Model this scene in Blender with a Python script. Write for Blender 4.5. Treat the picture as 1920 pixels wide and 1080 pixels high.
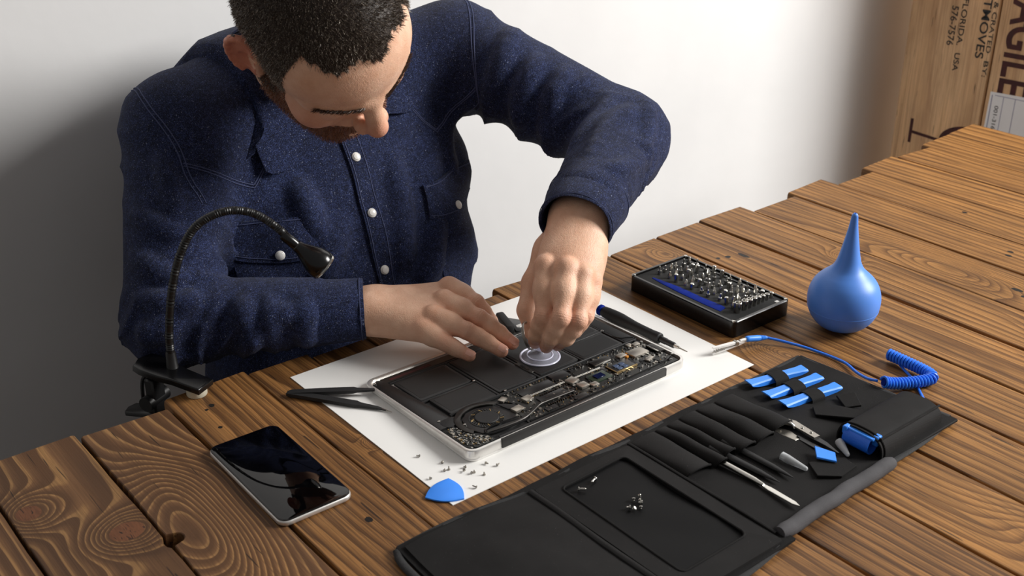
import bpy, bmesh, math, random
import numpy as np
from mathutils import Vector, Matrix, Euler
for _o in list(bpy.data.objects):
    bpy.data.objects.remove(_o)
scene = bpy.context.scene
COL = scene.collection
PI = math.pi
R = math.radians

def srgb(r, g, b, a=1.0):
    def f(c):
        c = c / 255.0
        return c / 12.92 if c <= 0.04045 else ((c + 0.055) / 1.055) ** 2.4
    return (f(r), f(g), f(b), a)

# ------------------------------------------------------------------ camera
cam_d = bpy.data.cameras.new('camera')
cam_d.sensor_width = 36.0
cam_d.lens = 40.725
cam_d.clip_start = 0.02
cam = bpy.data.objects.new('camera', cam_d)
COL.objects.link(cam)
cam.location = (0, 0, 0.63)
cam.rotation_euler = (R(90 - 25.328), 0, R(-38.88))
cam_d.dof.use_dof = True
cam_d.dof.focus_distance = 1.30
cam_d.dof.aperture_fstop = 11.0
scene.camera = cam
# ------------------------------------------------------------------ world, window light, exposure
world = bpy.data.worlds.new('room_light')
scene.world = world
world.use_nodes = True
bg = world.node_tree.nodes['Background']
bg.inputs['Color'].default_value = (1.0, 0.965, 0.94, 1)
bg.inputs['Strength'].default_value = 0.20

def area_light(name, loc, target, sx, sy, power, color=(1, 1, 1)):
    d = bpy.data.lights.new(name, 'AREA')
    d.shape = 'RECTANGLE'
    d.size, d.size_y, d.energy, d.color = sx, sy, power, color
    o = bpy.data.objects.new(name, d)
    COL.objects.link(o)
    o.location = loc
    v = Vector(target) - Vector(loc)
    o.rotation_euler = v.to_track_quat('-Z', 'Y').to_euler()
    return o
area_light('window_daylight', (3.05, -0.70, 1.58), (0.85, 0.95, 0.05), 1.2, 1.3, 156, (1.0, 0.98, 0.95))

vs = scene.view_settings
vs.view_transform = 'Standard'
vs.look = 'None'
vs.exposure = 0.0
vs.gamma = 1.0
vs.use_curve_mapping = False
# ------------------------------------------------------------------ materials
class NT:
    """small helper to write node trees as expressions"""
    def __init__(self, name):
        self.m = bpy.data.materials.new(name)
        self.m.use_nodes = True
        self.t = self.m.node_tree
        self.t.nodes.clear()
        self.out = self.t.nodes.new('ShaderNodeOutputMaterial')
        self.b = self.t.nodes.new('ShaderNodeBsdfPrincipled')
        self.t.links.new(self.b.outputs[0], self.out.inputs[0])
    def n(self, typ, **kw):
        nd = self.t.nodes.new(typ)
        for k, v in kw.items():
            setattr(nd, k, v)
        return nd
    def put(self, sock, v):
        if v is None:
            return
        if isinstance(v, bpy.types.NodeSocket):
            self.t.links.new(v, sock)
        else:
            sock.default_value = v
    def math(self, op, a, b=None, c=None, clamp=False):
        nd = self.n('ShaderNodeMath', operation=op, use_clamp=clamp)
        self.put(nd.inputs[0], a); self.put(nd.inputs[1], b); self.put(nd.inputs[2], c)
        return nd.outputs[0]
    def coord(self, which='Object'):
        return self.n('ShaderNodeTexCoord').outputs[which]
    def mapping(self, v, scale=(1, 1, 1), loc=(0, 0, 0), rot=(0, 0, 0)):
        nd = self.n('ShaderNodeMapping')
        self.put(nd.inputs['Vector'], v)
        nd.inputs['Scale'].default_value = scale
        nd.inputs['Location'].default_value = loc
        nd.inputs['Rotation'].default_value = rot
        return nd.outputs[0]
    def noise(self, v, scale, detail=2.0, rough=0.5, dist=0.0):
        nd = self.n('ShaderNodeTexNoise')
        self.put(nd.inputs['Vector'], v)
        nd.inputs['Scale'].default_value = scale
        nd.inputs['Detail'].default_value = detail
        nd.inputs['Roughness'].default_value = rough
        nd.inputs['Distortion'].default_value = dist
        return nd.outputs[0]
    def voronoi(self, v, scale, feature='F1'):
        nd = self.n('ShaderNodeTexVoronoi', feature=feature)
        self.put(nd.inputs['Vector'], v)
        nd.inputs['Scale'].default_value = scale
        return nd.outputs[0]
    def wave(self, v, scale, dist=0.0, direction='X'):
        nd = self.n('ShaderNodeTexWave', bands_direction=direction)
        self.put(nd.inputs['Vector'], v)
        nd.inputs['Scale'].default_value = scale
        nd.inputs['Distortion'].default_value = dist
        return nd.outputs['Fac']
    def ramp(self, f, stops, interp='LINEAR'):
        nd = self.n('ShaderNodeValToRGB')
        cr = nd.color_ramp
        cr.interpolation = interp
        while len(cr.elements) > 1:
            cr.elements.remove(cr.elements[-1])
        cr.elements[0].position = stops[0][0]
        cr.elements[0].color = stops[0][1]
        for p, c in stops[1:]:
            e = cr.elements.new(p)
            e.color = c
        self.put(nd.inputs[0], f)
        return nd.outputs[0]
    def mix(self, fac, a, b, mode='MIX'):
        nd = self.n('ShaderNodeMix', data_type='RGBA', blend_type=mode)
        self.put(nd.inputs[0], fac)
        self.put(nd.inputs[6], a)
        self.put(nd.inputs[7], b)
        return nd.outputs[2]
    def sep(self, v):
        nd = self.n('ShaderNodeSeparateXYZ')
        self.put(nd.inputs[0], v)
        return nd.outputs
    def comb(self, x, y, z):
        nd = self.n('ShaderNodeCombineXYZ')
        self.put(nd.inputs[0], x); self.put(nd.inputs[1], y); self.put(nd.inputs[2], z)
        return nd.outputs[0]
    def bump(self, h, strength=0.3, dist=0.001, normal=None):
        nd = self.n('ShaderNodeBump')
        nd.inputs['Strength'].default_value = strength
        nd.inputs['Distance'].default_value = dist
        self.put(nd.inputs['Height'], h)
        if normal is not None:
            self.put(nd.inputs['Normal'], normal)
        return nd.outputs[0]
    def set(self, **kw):
        names = dict(color='Base Color', rough='Roughness', metal='Metallic', normal='Normal', spec='Specular IOR Level',
                     sheen='Sheen Weight', sss='Subsurface Weight', trans='Transmission Weight', ior='IOR', coat='Coat Weight',
                     alpha='Alpha', sssr='Subsurface Radius', ssss='Subsurface Scale', sheenr='Sheen Roughness', coatr='Coat Roughness', emit='Emission Color', emits='Emission Strength')
        for k, v in kw.items():
            self.put(self.b.inputs[names[k]], v)
        return self.m

def plain(name, col, rough=0.5, metal=0.0, var=0.06, scale=60.0, bump=0.0, bscale=400.0, **kw):
    """principled material with a little procedural colour variation and optional fine relief"""
    t = NT(name)
    co = t.coord()
    f = t.noise(co, scale, 3.0)
    lo = tuple(c * (1 - var) for c in col[:3]) + (1,)
    hi = tuple(min(1, c * (1 + var)) for c in col[:3]) + (1,)
    c = t.ramp(f, [(0.3, lo), (0.7, hi)])
    if bump > 0:
        h = t.noise(co, bscale, 2.0)
        kw['normal'] = t.bump(h, bump, 0.0008)
    return t.set(color=c, rough=rough, metal=metal, **kw)

M = {}
M['black_plastic'] = plain('black_plastic', srgb(20, 20, 21), 0.38)
M['black_gloss'] = plain('black_gloss', srgb(9, 9, 10), 0.22)
M['black_matte'] = plain('black_matte', srgb(24, 24, 25), 0.62, bump=0.15, bscale=900)
M['black_foam'] = plain('black_foam', srgb(30, 30, 30), 0.8, bump=0.35, bscale=1500)
M['dark_metal'] = plain('dark_metal', srgb(60, 58, 56), 0.38, 0.8)
M['steel'] = plain('steel', srgb(190, 188, 182), 0.22, 1.0)
M['steel_dull'] = plain('steel_dull', srgb(165, 160, 152), 0.38, 1.0)
M['aluminium'] = plain('aluminium', srgb(226, 224, 220), 0.34, 0.75, bump=0.04, bscale=3000)
M['alu_light'] = plain('alu_light', srgb(235, 233, 230), 0.4, 0.2)
M['can'] = plain('can', srgb(178, 172, 162), 0.35, 0.85, var=0.1)
M['gold'] = plain('gold', srgb(178, 152, 106), 0.35, 0.85)
M['copper'] = plain('copper', srgb(225, 150, 60), 0.35, 0.6)
M['blue_plastic'] = plain('blue_plastic', srgb(54, 140, 248), 0.42, var=0.03)
M['blue_deep'] = plain('blue_deep', srgb(2, 34, 128), 0.6, var=0.05, spec=0.1)
M['blue_strap'] = plain('blue_strap', srgb(30, 108, 226), 0.5, bump=0.3, bscale=900)
M['blue_cord'] = plain('blue_cord', srgb(44, 122, 244), 0.36, var=0.03)
M['blue_rubber'] = plain('blue_rubber', srgb(84, 140, 228), 0.42, var=0.025, scale=20, bump=0.05, bscale=2500)
M['paper'] = plain('paper', srgb(240, 239, 236), 0.75, var=0.012, scale=12, bump=0.05, bscale=2500)
M['label_paper'] = plain('label_paper', srgb(232, 230, 230), 0.7, var=0.02, scale=15)
M['label_print'] = plain('label_print', srgb(150, 148, 170), 0.7)
M['ink_black'] = plain('ink_black', srgb(34, 33, 32), 0.75, var=0.35, scale=70)
M['ink_red'] = plain('ink_red', srgb(62, 18, 16), 0.75, var=0.35, scale=70)
M['pcb'] = plain('pcb', srgb(22, 23, 22), 0.5, var=0.2, scale=300)
M['pcb_green'] = plain('pcb_green', srgb(30, 46, 30), 0.4, var=0.15, scale=300)
M['battery'] = plain('battery', srgb(22, 22, 23), 0.5, var=0.12, scale=90, bump=0.06, bscale=1200)
M['film'] = plain('film', srgb(17, 17, 18), 0.5, var=0.15, scale=160)
M['chip'] = plain('chip', srgb(26, 26, 27), 0.38)
M['die_blue'] = plain('die_blue', srgb(20, 28, 62), 0.15, 0.2)
M['die_grey'] = plain('die_grey', srgb(96, 112, 142), 0.2, 0.4)
M['hinge'] = plain('hinge', srgb(34, 33, 32), 0.5, var=0.04)
M['pearl'] = plain('pearl', srgb(232, 230, 226), 0.22, coat=0.4)
M['screen_glass'] = plain('screen_glass', srgb(2, 2, 3), 0.03, var=0.0, spec=0.5)
M['rubber_clear'] = plain('rubber_clear', srgb(232, 226, 205), 0.4, trans=0.4)
M['tip_clear'] = plain('tip_clear', srgb(225, 228, 230), 0.25, trans=0.55, ior=1.4)
M['floor'] = plain('floor', srgb(96, 84, 74), 0.6, var=0.15, scale=6)
M['denim_dark'] = plain('denim_dark', srgb(30, 34, 46), 0.9, var=0.2, scale=300)

def mat_suction():
    t = NT('suction_vinyl')
    return t.set(color=srgb(222, 226, 246), rough=0.12, alpha=0.26)
M['suction'] = mat_suction()
def mat_suction_rim():
    t = NT('suction_vinyl_rim')
    return t.set(color=srgb(228, 230, 248), rough=0.15, alpha=0.72)
M['suction_rim'] = mat_suction_rim()

def mat_fabric(name, col, bump=0.5):
    t = NT(name)
    co = t.coord()
    w1 = t.wave(co, 330, 1.5, 'X')
    w2 = t.wave(co, 330, 1.5, 'Y')
    w = t.math('MULTIPLY', w1, w2)
    f = t.noise(co, 35, 4.0, 0.6)
    lint = t.noise(co, 900, 1.0)
    c = t.ramp(f, [(0.25, tuple(x * 0.8 for x in col[:3]) + (1,)), (0.75, tuple(x * 1.2 for x in col[:3]) + (1,))])
    c = t.mix(t.ramp(lint, [(0.74, (0, 0, 0, 1)), (0.8, (0.35, 0.35, 0.35, 1))]), c, srgb(120, 118, 115))
    return t.set(color=c, rough=0.8, spec=0.18, normal=t.bump(w, bump, 0.0005))
M['nylon'] = mat_fabric('nylon', srgb(25, 24, 24))
M['nylon_smooth'] = mat_fabric('nylon_smooth', srgb(30, 29, 29), 0.2)
M['nylon_grey'] = mat_fabric('nylon_grey', srgb(78, 77, 79), 0.25)
M['mesh_window'] = plain('mesh_window', srgb(14, 14, 15), 0.6, var=0.1, scale=20, spec=0.15)
M['binding'] = plain('binding', srgb(36, 36, 37), 0.85, var=0.3, scale=500, bump=0.5, bscale=1100)

# ------------------------------------------------------------------ mesh building
class MB:
    def __init__(self):
        self.v = []; self.f = []
    def add(self, vs, fs, mat=None):
        k = len(self.v)
        if mat is not None:
            vs = [tuple(mat @ Vector(p)) for p in vs]
        self.v += [tuple(p) for p in vs]
        self.f += [tuple(i + k for i in f) for f in fs]
        return self
    def bm(self, b, mat=None):
        b.verts.index_update()
        vs = [tuple(v.co) for v in b.verts]
        fs = [tuple(v.index for v in f.verts) for f in b.faces]
        b.free()
        return self.add(vs, fs, mat)
    def box(self, c, s, mat=None, bevel=0.0, seg=1, taper=1.0):
        b = bmesh.new()
        bmesh.ops.create_cube(b, size=1.0)
        for v in b.verts:
            tp = taper if v.co.z > 0 else 1.0
            v.co = Vector((c[0] + v.co.x * s[0] * tp, c[1] + v.co.y * s[1] * tp, c[2] + v.co.z * s[2]))
        if bevel > 0:
            bmesh.ops.bevel(b, geom=list(b.edges), offset=bevel, segments=seg, profile=0.5, affect='EDGES')
        return self.bm(b, mat)
    def b2(self, p, q, mat=None, bevel=0.0, seg=1):
        return self.box([(a + b) / 2 for a, b in zip(p, q)], [abs(b - a) for a, b in zip(p, q)], mat, bevel, seg)
    def prism(self, poly, z0, z1, bev=0.0, seg=2, mat=None, botbev=0.0):
        """polygon (ccw) extruded along z, with rounded top and bottom edge"""
        n = len(poly)
        def offset(d):
            out = []
            for i in range(n):
                p0 = Vector(poly[i - 1]); p1 = Vector(poly[i]); p2 = Vector(poly[(i + 1) % n])
                e1 = (p1 - p0); e2 = (p2 - p1)
                e1 = e1.normalized() if e1.length > 1e-9 else e2.normalized()
                e2 = e2.normalized() if e2.length > 1e-9 else e1
                n1 = Vector((-e1.y, e1.x)); n2 = Vector((-e2.y, e2.x))
                m = n1 + n2
                k = max(0.35, 1 + n1.dot(n2))
                m = m / k
                out.append((p1.x + m.x * d, p1.y + m.y * d))
            return out
        rings = []
        if botbev > 0:
            for i in range(seg + 1):
                a = PI / 2 * i / seg
                rings.append((offset(botbev * (1 - math.sin(a))), z0 + botbev * (1 - math.cos(a))))
        else:
            rings.append((list(poly), z0))
        if bev > 0:
            for i in range(seg + 1):
                a = PI / 2 * i / seg
                rings.append((offset(bev * (1 - math.cos(a))), z1 - bev * (1 - math.sin(a))))
        else:
            rings.append((list(poly), z1))
        vs = []; fs = []
        for r, z in rings:
            vs += [(x, y, z) for x, y in r]
        for k in range(len(rings) - 1):
            for i in range(n):
                j = (i + 1) % n
                fs.append((k * n + i, k * n + j, (k + 1) * n + j, (k + 1) * n + i))
        fs.append(tuple(range(n))[::-1])
        fs.append(tuple((len(rings) - 1) * n + i for i in range(n)))
        return self.add(vs, fs, mat)
    def tube(self, path, r, n=10, closed=False, mat=None, flat=1.0, up=None):
        P = [Vector(p) for p in path]
        m = len(P)
        rs = r if isinstance(r, (list, tuple)) else [r] * m
        T = []
        for i in range(m):
            a = P[(i - 1) % m] if (i > 0 or closed) else P[0]
            b = P[(i + 1) % m] if (i < m - 1 or closed) else P[-1]
            t = (b - a)
            T.append(t.normalized() if t.length > 1e-9 else Vector((0, 0, 1)))
        u = Vector(up) if up is not None else (Vector((0, 0, 1)) if abs(T[0].z) < 0.9 else Vector((1, 0, 0)))
        vs = []; fs = []
        for i in range(m):
            if up is not None:
                u = Vector(up)
            u = (u - T[i] * u.dot(T[i]))
            u = u.normalized() if u.length > 1e-6 else T[i].orthogonal().normalized()
            w = T[i].cross(u)
            for k in range(n):
                a = 2 * PI * k / n
                vs.append(tuple(P[i] + (w * math.cos(a) + u * math.sin(a) * flat) * rs[i]))
        last = m if closed else m - 1
        for i in range(last):
            j = (i + 1) % m
            for k in range(n):
                l = (k + 1) % n
                fs.append((i * n + k, i * n + l, j * n + l, j * n + k))
        if not closed:
            fs.append(tuple(range(n))[::-1])
            fs.append(tuple((m - 1) * n + k for k in range(n)))
        return self.add(vs, fs, mat)
    def lathe(self, prof, n=24, mat=None, cap=True):
        vs = []; fs = []
        for r, z in prof:
            for k in range(n):
                a = 2 * PI * k / n
                vs.append((r * math.cos(a), r * math.sin(a), z))
        for i in range(len(prof) - 1):
            for k in range(n):
                l = (k + 1) % n
                fs.append((i * n + k, i * n + l, (i + 1) * n + l, (i + 1) * n + k))
        if cap:
            fs.append(tuple(range(n))[::-1])
            fs.append(tuple((len(prof) - 1) * n + k for k in range(n)))
        return self.add(vs, fs, mat)

def rrect(x0, y0, x1, y1, r, seg=5):
    pts = []
    for cx, cy, a0 in ((x1 - r, y0 + r, -90), (x1 - r, y1 - r, 0), (x0 + r, y1 - r, 90), (x0 + r, y0 + r, 180)):
        for i in range(seg + 1):
            a = R(a0 + 90 * i / seg)
            pts.append((cx + r * math.cos(a), cy + r * math.sin(a)))
    return pts

ORG = {}
def mesh_of(name, mb, org=(0, 0, 0), smooth=True, angle=38):
    me = bpy.data.meshes.new(name)
    ox, oy, oz = org
    me.from_pydata([(x - ox, y - oy, z - oz) for x, y, z in mb.v], [], mb.f)
    me.validate()
    if smooth:
        me.polygons.foreach_set('use_smooth', [True] * len(me.polygons))
        me.set_sharp_from_angle(angle=R(angle))
    me.update()
    return me

def part(name, mb, mat, parent, label=None, smooth=True, angle=38, stuff=False):
    org = ORG[parent.name]
    o = bpy.data.objects.new(name, mesh_of(name, mb, org, smooth, angle))
    o.data.materials.append(M[mat] if isinstance(mat, str) else mat)
    COL.objects.link(o)
    o.parent = parent
    ORG[o.name] = org
    if label: o['label'] = label
    if stuff: o['kind'] = 'stuff'
    return o

def thing(name, loc, label, cat, group=None):
    o = bpy.data.objects.new(name, None)
    o.empty_display_size = 0.02
    COL.objects.link(o)
    o.location = loc
    ORG[o.name] = tuple(loc)
    o['label'] = label; o['category'] = cat
    if group: o['group'] = group
    return o

def solo(name, mb, mat, label, cat, group=None, org=None, smooth=True, angle=38):
    if org is None:
        xs = [p[0] for p in mb.v]; ys = [p[1] for p in mb.v]; zs = [p[2] for p in mb.v]
        org = ((min(xs) + max(xs)) / 2, (min(ys) + max(ys)) / 2, min(zs))
    o = bpy.data.objects.new(name, mesh_of(name, mb, org, smooth, angle))
    o.data.materials.append(M[mat] if isinstance(mat, str) else mat)
    COL.objects.link(o)
    o.location = org
    ORG[o.name] = tuple(org)
    o['label'] = label; o['category'] = cat
    if group: o['group'] = group
    return o

def struct(name, mb, mat, org=(0, 0, 0), label=None):
    o = bpy.data.objects.new(name, mesh_of(name, mb, org))
    o.data.materials.append(M[mat] if isinstance(mat, str) else mat)
    COL.objects.link(o)
    o.location = org
    o['kind'] = 'structure'
    if label: o['label'] = label
    ORG[o.name] = tuple(org)
    return o

def frame(o, xaxis, zaxis=None):
    """matrix with origin o, x along xaxis and z near zaxis"""
    x = Vector(xaxis).normalized()
    z = Vector(zaxis if zaxis is not None else (0, 0, 1))
    y = z.cross(x).normalized()
    z = x.cross(y)
    m = Matrix((x, y, z)).transposed().to_4x4()
    m.translation = Vector(o)
    return m
def zframe(o, zaxis):
    z = Vector(zaxis).normalized()
    x = z.orthogonal().normalized()
    y = z.cross(x)
    m = Matrix((x, y, z)).transposed().to_4x4()
    m.translation = Vector(o)
    return m
def spline(pts, n=8):
    """Catmull-Rom through the points"""
    P = [Vector(p) for p in pts]
    Q = [P[0] * 2 - P[1]] + P + [P[-1] * 2 - P[-2]]
    out = []
    for i in range(1, len(Q) - 2):
        for k in range(n):
            t = k / n
            a, b, c, d = Q[i - 1], Q[i], Q[i + 1], Q[i + 2]
            out.append(0.5 * ((2 * b) + (c - a) * t + (2 * a - 5 * b + 4 * c - d) * t * t + (3 * b - a - 3 * c + d) * t ** 3))
    out.append(P[-1])
    return out
# ------------------------------------------------------------------ wood
def t_mid(a, b, k=0.5): return tuple(p + (q - p) * k for p, q in zip(a, b))
def mat_wood(name, seed, light, dark, line, rings=9.0, knots=(), holes=(), weathered=False, tilt=1.0, rough=0.55, spread=1.0):
    t = NT(name)
    co = t.coord()
    s = t.sep(co)
    x, y = s[0], s[1]
    off = (seed * 3.17, seed * 7.31, seed * 1.77)
    wob = t.noise(t.mapping(co, (14, 5, 14), off), 1.0, 3.0, 0.55)
    field = t.noise(t.mapping(co, (11 * spread, 1.1 * spread, 11), off), 1.0, 2.0, 0.45)
    v = t.math('MULTIPLY', x, 12.0 * tilt)
    v = t.math('ADD', v, field)
    v = t.math('ADD', v, t.math('MULTIPLY', wob, 0.10))
    kin = None
    for (kx, ky, sx, sy, amp, rad) in knots:
        dx = t.math('DIVIDE', t.math('SUBTRACT', x, kx), sx)
        dy = t.math('DIVIDE', t.math('SUBTRACT', y, ky), sy)
        d2 = t.math('ADD', t.math('MULTIPLY', dx, dx), t.math('MULTIPLY', dy, dy))
        g = t.math('POWER', 2.718, t.math('MULTIPLY', d2, -1.0))
        v = t.math('ADD', v, t.math('MULTIPLY', g, amp))
        if rad > 0:
            k = t.math('LESS_THAN', t.math('ADD', d2, t.math('MULTIPLY', wob, 0.08)), rad)
            kin = k if kin is None else t.math('MAXIMUM', kin, k)
    fr = t.math('FRACT', t.math('MULTIPLY', v, rings))
    streak = t.noise(t.mapping(co, (520, 9, 520), off), 1.0, 4.0, 0.7)
    streak2 = t.noise(t.mapping(co, (120, 3.0, 120), off), 1.0, 2.0, 0.5)
    tone = t.noise(t.mapping(co, (16, 5, 16), (off[1], off[2], off[0])), 1.0, 3.0, 0.55)
    if weathered:
        c = t.ramp(fr, [(0.0, line), (0.10, line), (0.2, light), (0.62, dark), (0.93, dark), (0.97, line), (1.0, line)])
    else:
        c = t.ramp(fr, [(0.0, light), (0.45, t_mid(light, line, 0.25)), (0.82, line), (0.95, t_mid(line, dark, 0.4)), (1.0, light)])
    c = t.mix(t.ramp(streak, [(0.36, (0.7,) * 3 + (1,)), (0.56, (0, 0, 0, 1))]), c, dark)
    c = t.mix(t.ramp(streak2, [(0.30, (0.55,) * 3 + (1,)), (0.46, (0, 0, 0, 1))]), c, dark)
    c = t.mix(0.75, c, t.ramp(tone, [(0.28, (0.62, 0.58, 0.53, 1)), (0.52, (1, 1, 1, 1)), (0.76, (1.25, 1.2, 1.1, 1))]), 'MULTIPLY')
    if kin is not None:
        crack = t.noise(t.mapping(co, (260, 60, 60), off, (0, 0, 0.9)), 1.0, 2.0, 0.5, 1.0)
        kc = t.ramp(crack, [(0.36, srgb(34, 18, 10)), (0.46, srgb(110, 68, 42)), (0.7, srgb(92, 56, 34))])
        c = t.mix(kin, c, kc)
    h = t.math('ADD', t.math('MULTIPLY', fr, -0.35 if not weathered else 0.3), t.math('MULTIPLY', streak, 0.6))
    for (hx, hy, hr, asp) in holes:
        dx = t.math('DIVIDE', t.math('SUBTRACT', x, hx), hr)
        dy = t.math('DIVIDE', t.math('SUBTRACT', y, hy), hr * asp)
        d2 = t.math('ADD', t.math('MULTIPLY', dx, dx), t.math('MULTIPLY', dy, dy))
        d2 = t.math('ADD', d2, t.math('MULTIPLY', t.math('SUBTRACT', streak, 0.5), 1.2))
        hk = t.math('LESS_THAN', d2, 1.0)
        c = t.mix(hk, c, srgb(16, 10, 7))
        h = t.math('SUBTRACT', h, t.math('MULTIPLY', hk, 2.0))
    check = t.noise(t.mapping(co, (330, 14, 330), (off[2], off[0], off[1])), 1.0, 1.0, 0.5)
    c = t.mix(t.ramp(check, [(0.735, (0, 0, 0, 1)), (0.75, (0.85,) * 3 + (1,))]), c, srgb(28, 16, 9))
    rg = t.math('ADD', t.math('MULTIPLY', streak, -0.12), rough + 0.06)
    return t.set(color=c, rough=rg, spec=0.35, normal=t.bump(h, 0.5, 0.0012))

# ------------------------------------------------------------------ setting
def mat_wall():
    t = NT('painted_plaster')
    co = t.coord()
    f = t.noise(co, 2.2, 4.0, 0.6)
    c = t.ramp(f, [(0.3, srgb(222, 222, 222)), (0.7, srgb(231, 231, 231))])
    h = t.math('ADD', t.noise(co, 5.0, 3.0), t.math('MULTIPLY', t.noise(co, 60.0, 3.0), 0.12))
    pit = t.voronoi(co, 7.0)
    h = t.math('ADD', h, t.ramp(pit, [(0.0, (0, 0, 0, 1)), (0.05, (0.12,) * 3 + (1,))]))
    return t.set(color=c, rough=0.7, normal=t.bump(h, 0.25, 0.006))
M['plaster'] = mat_wall()
WALL_Y = 1.475
struct('wall_back', MB().b2((-2.2, WALL_Y, -0.75), (4.6, WALL_Y + 0.12, 2.3)), 'plaster', (1.2, WALL_Y, -0.75))
struct('floor', MB().b2((-2.2, -2.5, -0.80), (4.6, WALL_Y + 0.12, -0.75)), 'floor', (1.2, -0.4, -0.80))

# ------------------------------------------------------------------ workbench of planks (top at z = 0)
table = thing('workbench', (1.0, 0.45, -0.75), 'long rustic brown workbench of gapped wooden planks under all the tools', 'table')
XB = [-0.208, -0.113, -0.016, 0.083, 0.181, 0.280, 0.3735, 0.471, 0.545, 0.618, 0.716, 0.8125, 0.911, 1.003, 1.0955, 1.188, 1.2805, 1.380, 1.472, 1.565, 1.657, 1.748, 1.838, 1.925]
YE = [1.04, 1.05, 1.04, 1.045, 1.047, 1.036, 1.056, 1.046, 1.036, 1.041, 1.034, 1.049, 1.040, 1.038, 1.0415, 1.046, 1.023, 1.0415, 1.014, 1.038, 1.030, 1.046, 1.052]
GAPS = {5: 0.0022, 6: 0.003, 14: 0.003, 15: 0.0055, 17: 0.004, 20: 0.003, 12: 0.0028, 13: 0.0025, 4: 0.002, 11: 0.002, 10: 0.0022}
rnd = random.Random(7)
L1, D1, N1 = srgb(168, 120, 66), srgb(68, 41, 18), srgb(120, 80, 38)
L2, D2, N2 = srgb(156, 110, 62), srgb(56, 34, 17), srgb(104, 69, 35)
LW, DW, NW = srgb(116, 82, 52), srgb(84, 56, 33), srgb(150, 112, 70)
TH = 0.042
YN = -0.42
spec = {
    3: dict(weathered=True, rings=6, knots=[(0.02, 0.19, 0.03, 0.05, 0.6, 0)]),
    4: dict(weathered=True, rings=5.0, knots=[(-0.032, 0.640, 0.026, 0.028, 1.3, 0.22), (0.027, 0.559, 0.030, 0.026, 1.5, 0.3), (0.0, 0.40, 0.03, 0.11, 0.7, 0)]),
    5: dict(weathered=True, rings=5.5, knots=[(-0.022, 0.520, 0.045, 0.105, 2.1, 0.0), (0.005, 0.60, 0.05, 0.05, 0.5, 0)]),
    6: dict(rings=7, holes=[(-0.012, 0.71, 0.003, 1.2), (-0.024, 0.665, 0.0025, 1), (-0.020, 0.705, 0.002, 1), (0.01, 0.44, 0.0035, 1.3), (0.022, 0.36, 0.0022, 1.2)]),
    7: dict(rings=7, knots=[(-0.002, 0.545, 0.010, 0.011, 1.2, 0.35)]),
    12: dict(rings=7, knots=[(0.012, 0.405, 0.026, 0.05, 2.0, 0), (0.0, 0.34, 0.03, 0.07, 0.7, 0)]),
    13: dict(rings=6, holes=[(0.0, 0.305, 0.0032, 1.4), (-0.006, 0.28, 0.002, 1)], knots=[(0.02, 0.69, 0.02, 0.03, 1.0, 0)]),
    14: dict(rings=7, holes=[(-0.032, 0.635, 0.003, 1), (-0.018, 0.63, 0.004, 1), (0.002, 0.62, 0.0032, 3.2)]),
    15: dict(rings=6, knots=[(0.012, 0.53, 0.015, 0.02, 1.1, 0.2), (0.02, 0.2, 0.03, 0.06, 0.8, 0)]),
    16: dict(rings=6, knots=[(-0.005, 0.42, 0.03, 0.09, 1.2, 0.0)], holes=[(0.0, 0.33, 0.004, 2), (-0.012, 0.315, 0.003, 1)]),
    17: dict(rings=7, holes=[(0.01, 0.40, 0.003, 1.6), (-0.004, 0.395, 0.0035, 1.4)]),
    18: dict(rings=7, knots=[(0.015, 0.29, 0.03, 0.04, 1.0, 0.05)], holes=[(0.0, 0.34, 0.005, 1.0), (0.015, 0.33, 0.003, 1.2), (0.02, 0.28, 0.004, 1.2), (0.0, 0.52, 0.003, 1.5)]),
    11: dict(rings=6, knots=[(0.02, -0.03, 0.04, 0.09, 1.6, 0.02)]),
    10: dict(rings=6, knots=[(-0.01, -0.1, 0.04, 0.09, 1.3, 0)]),
}
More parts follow.
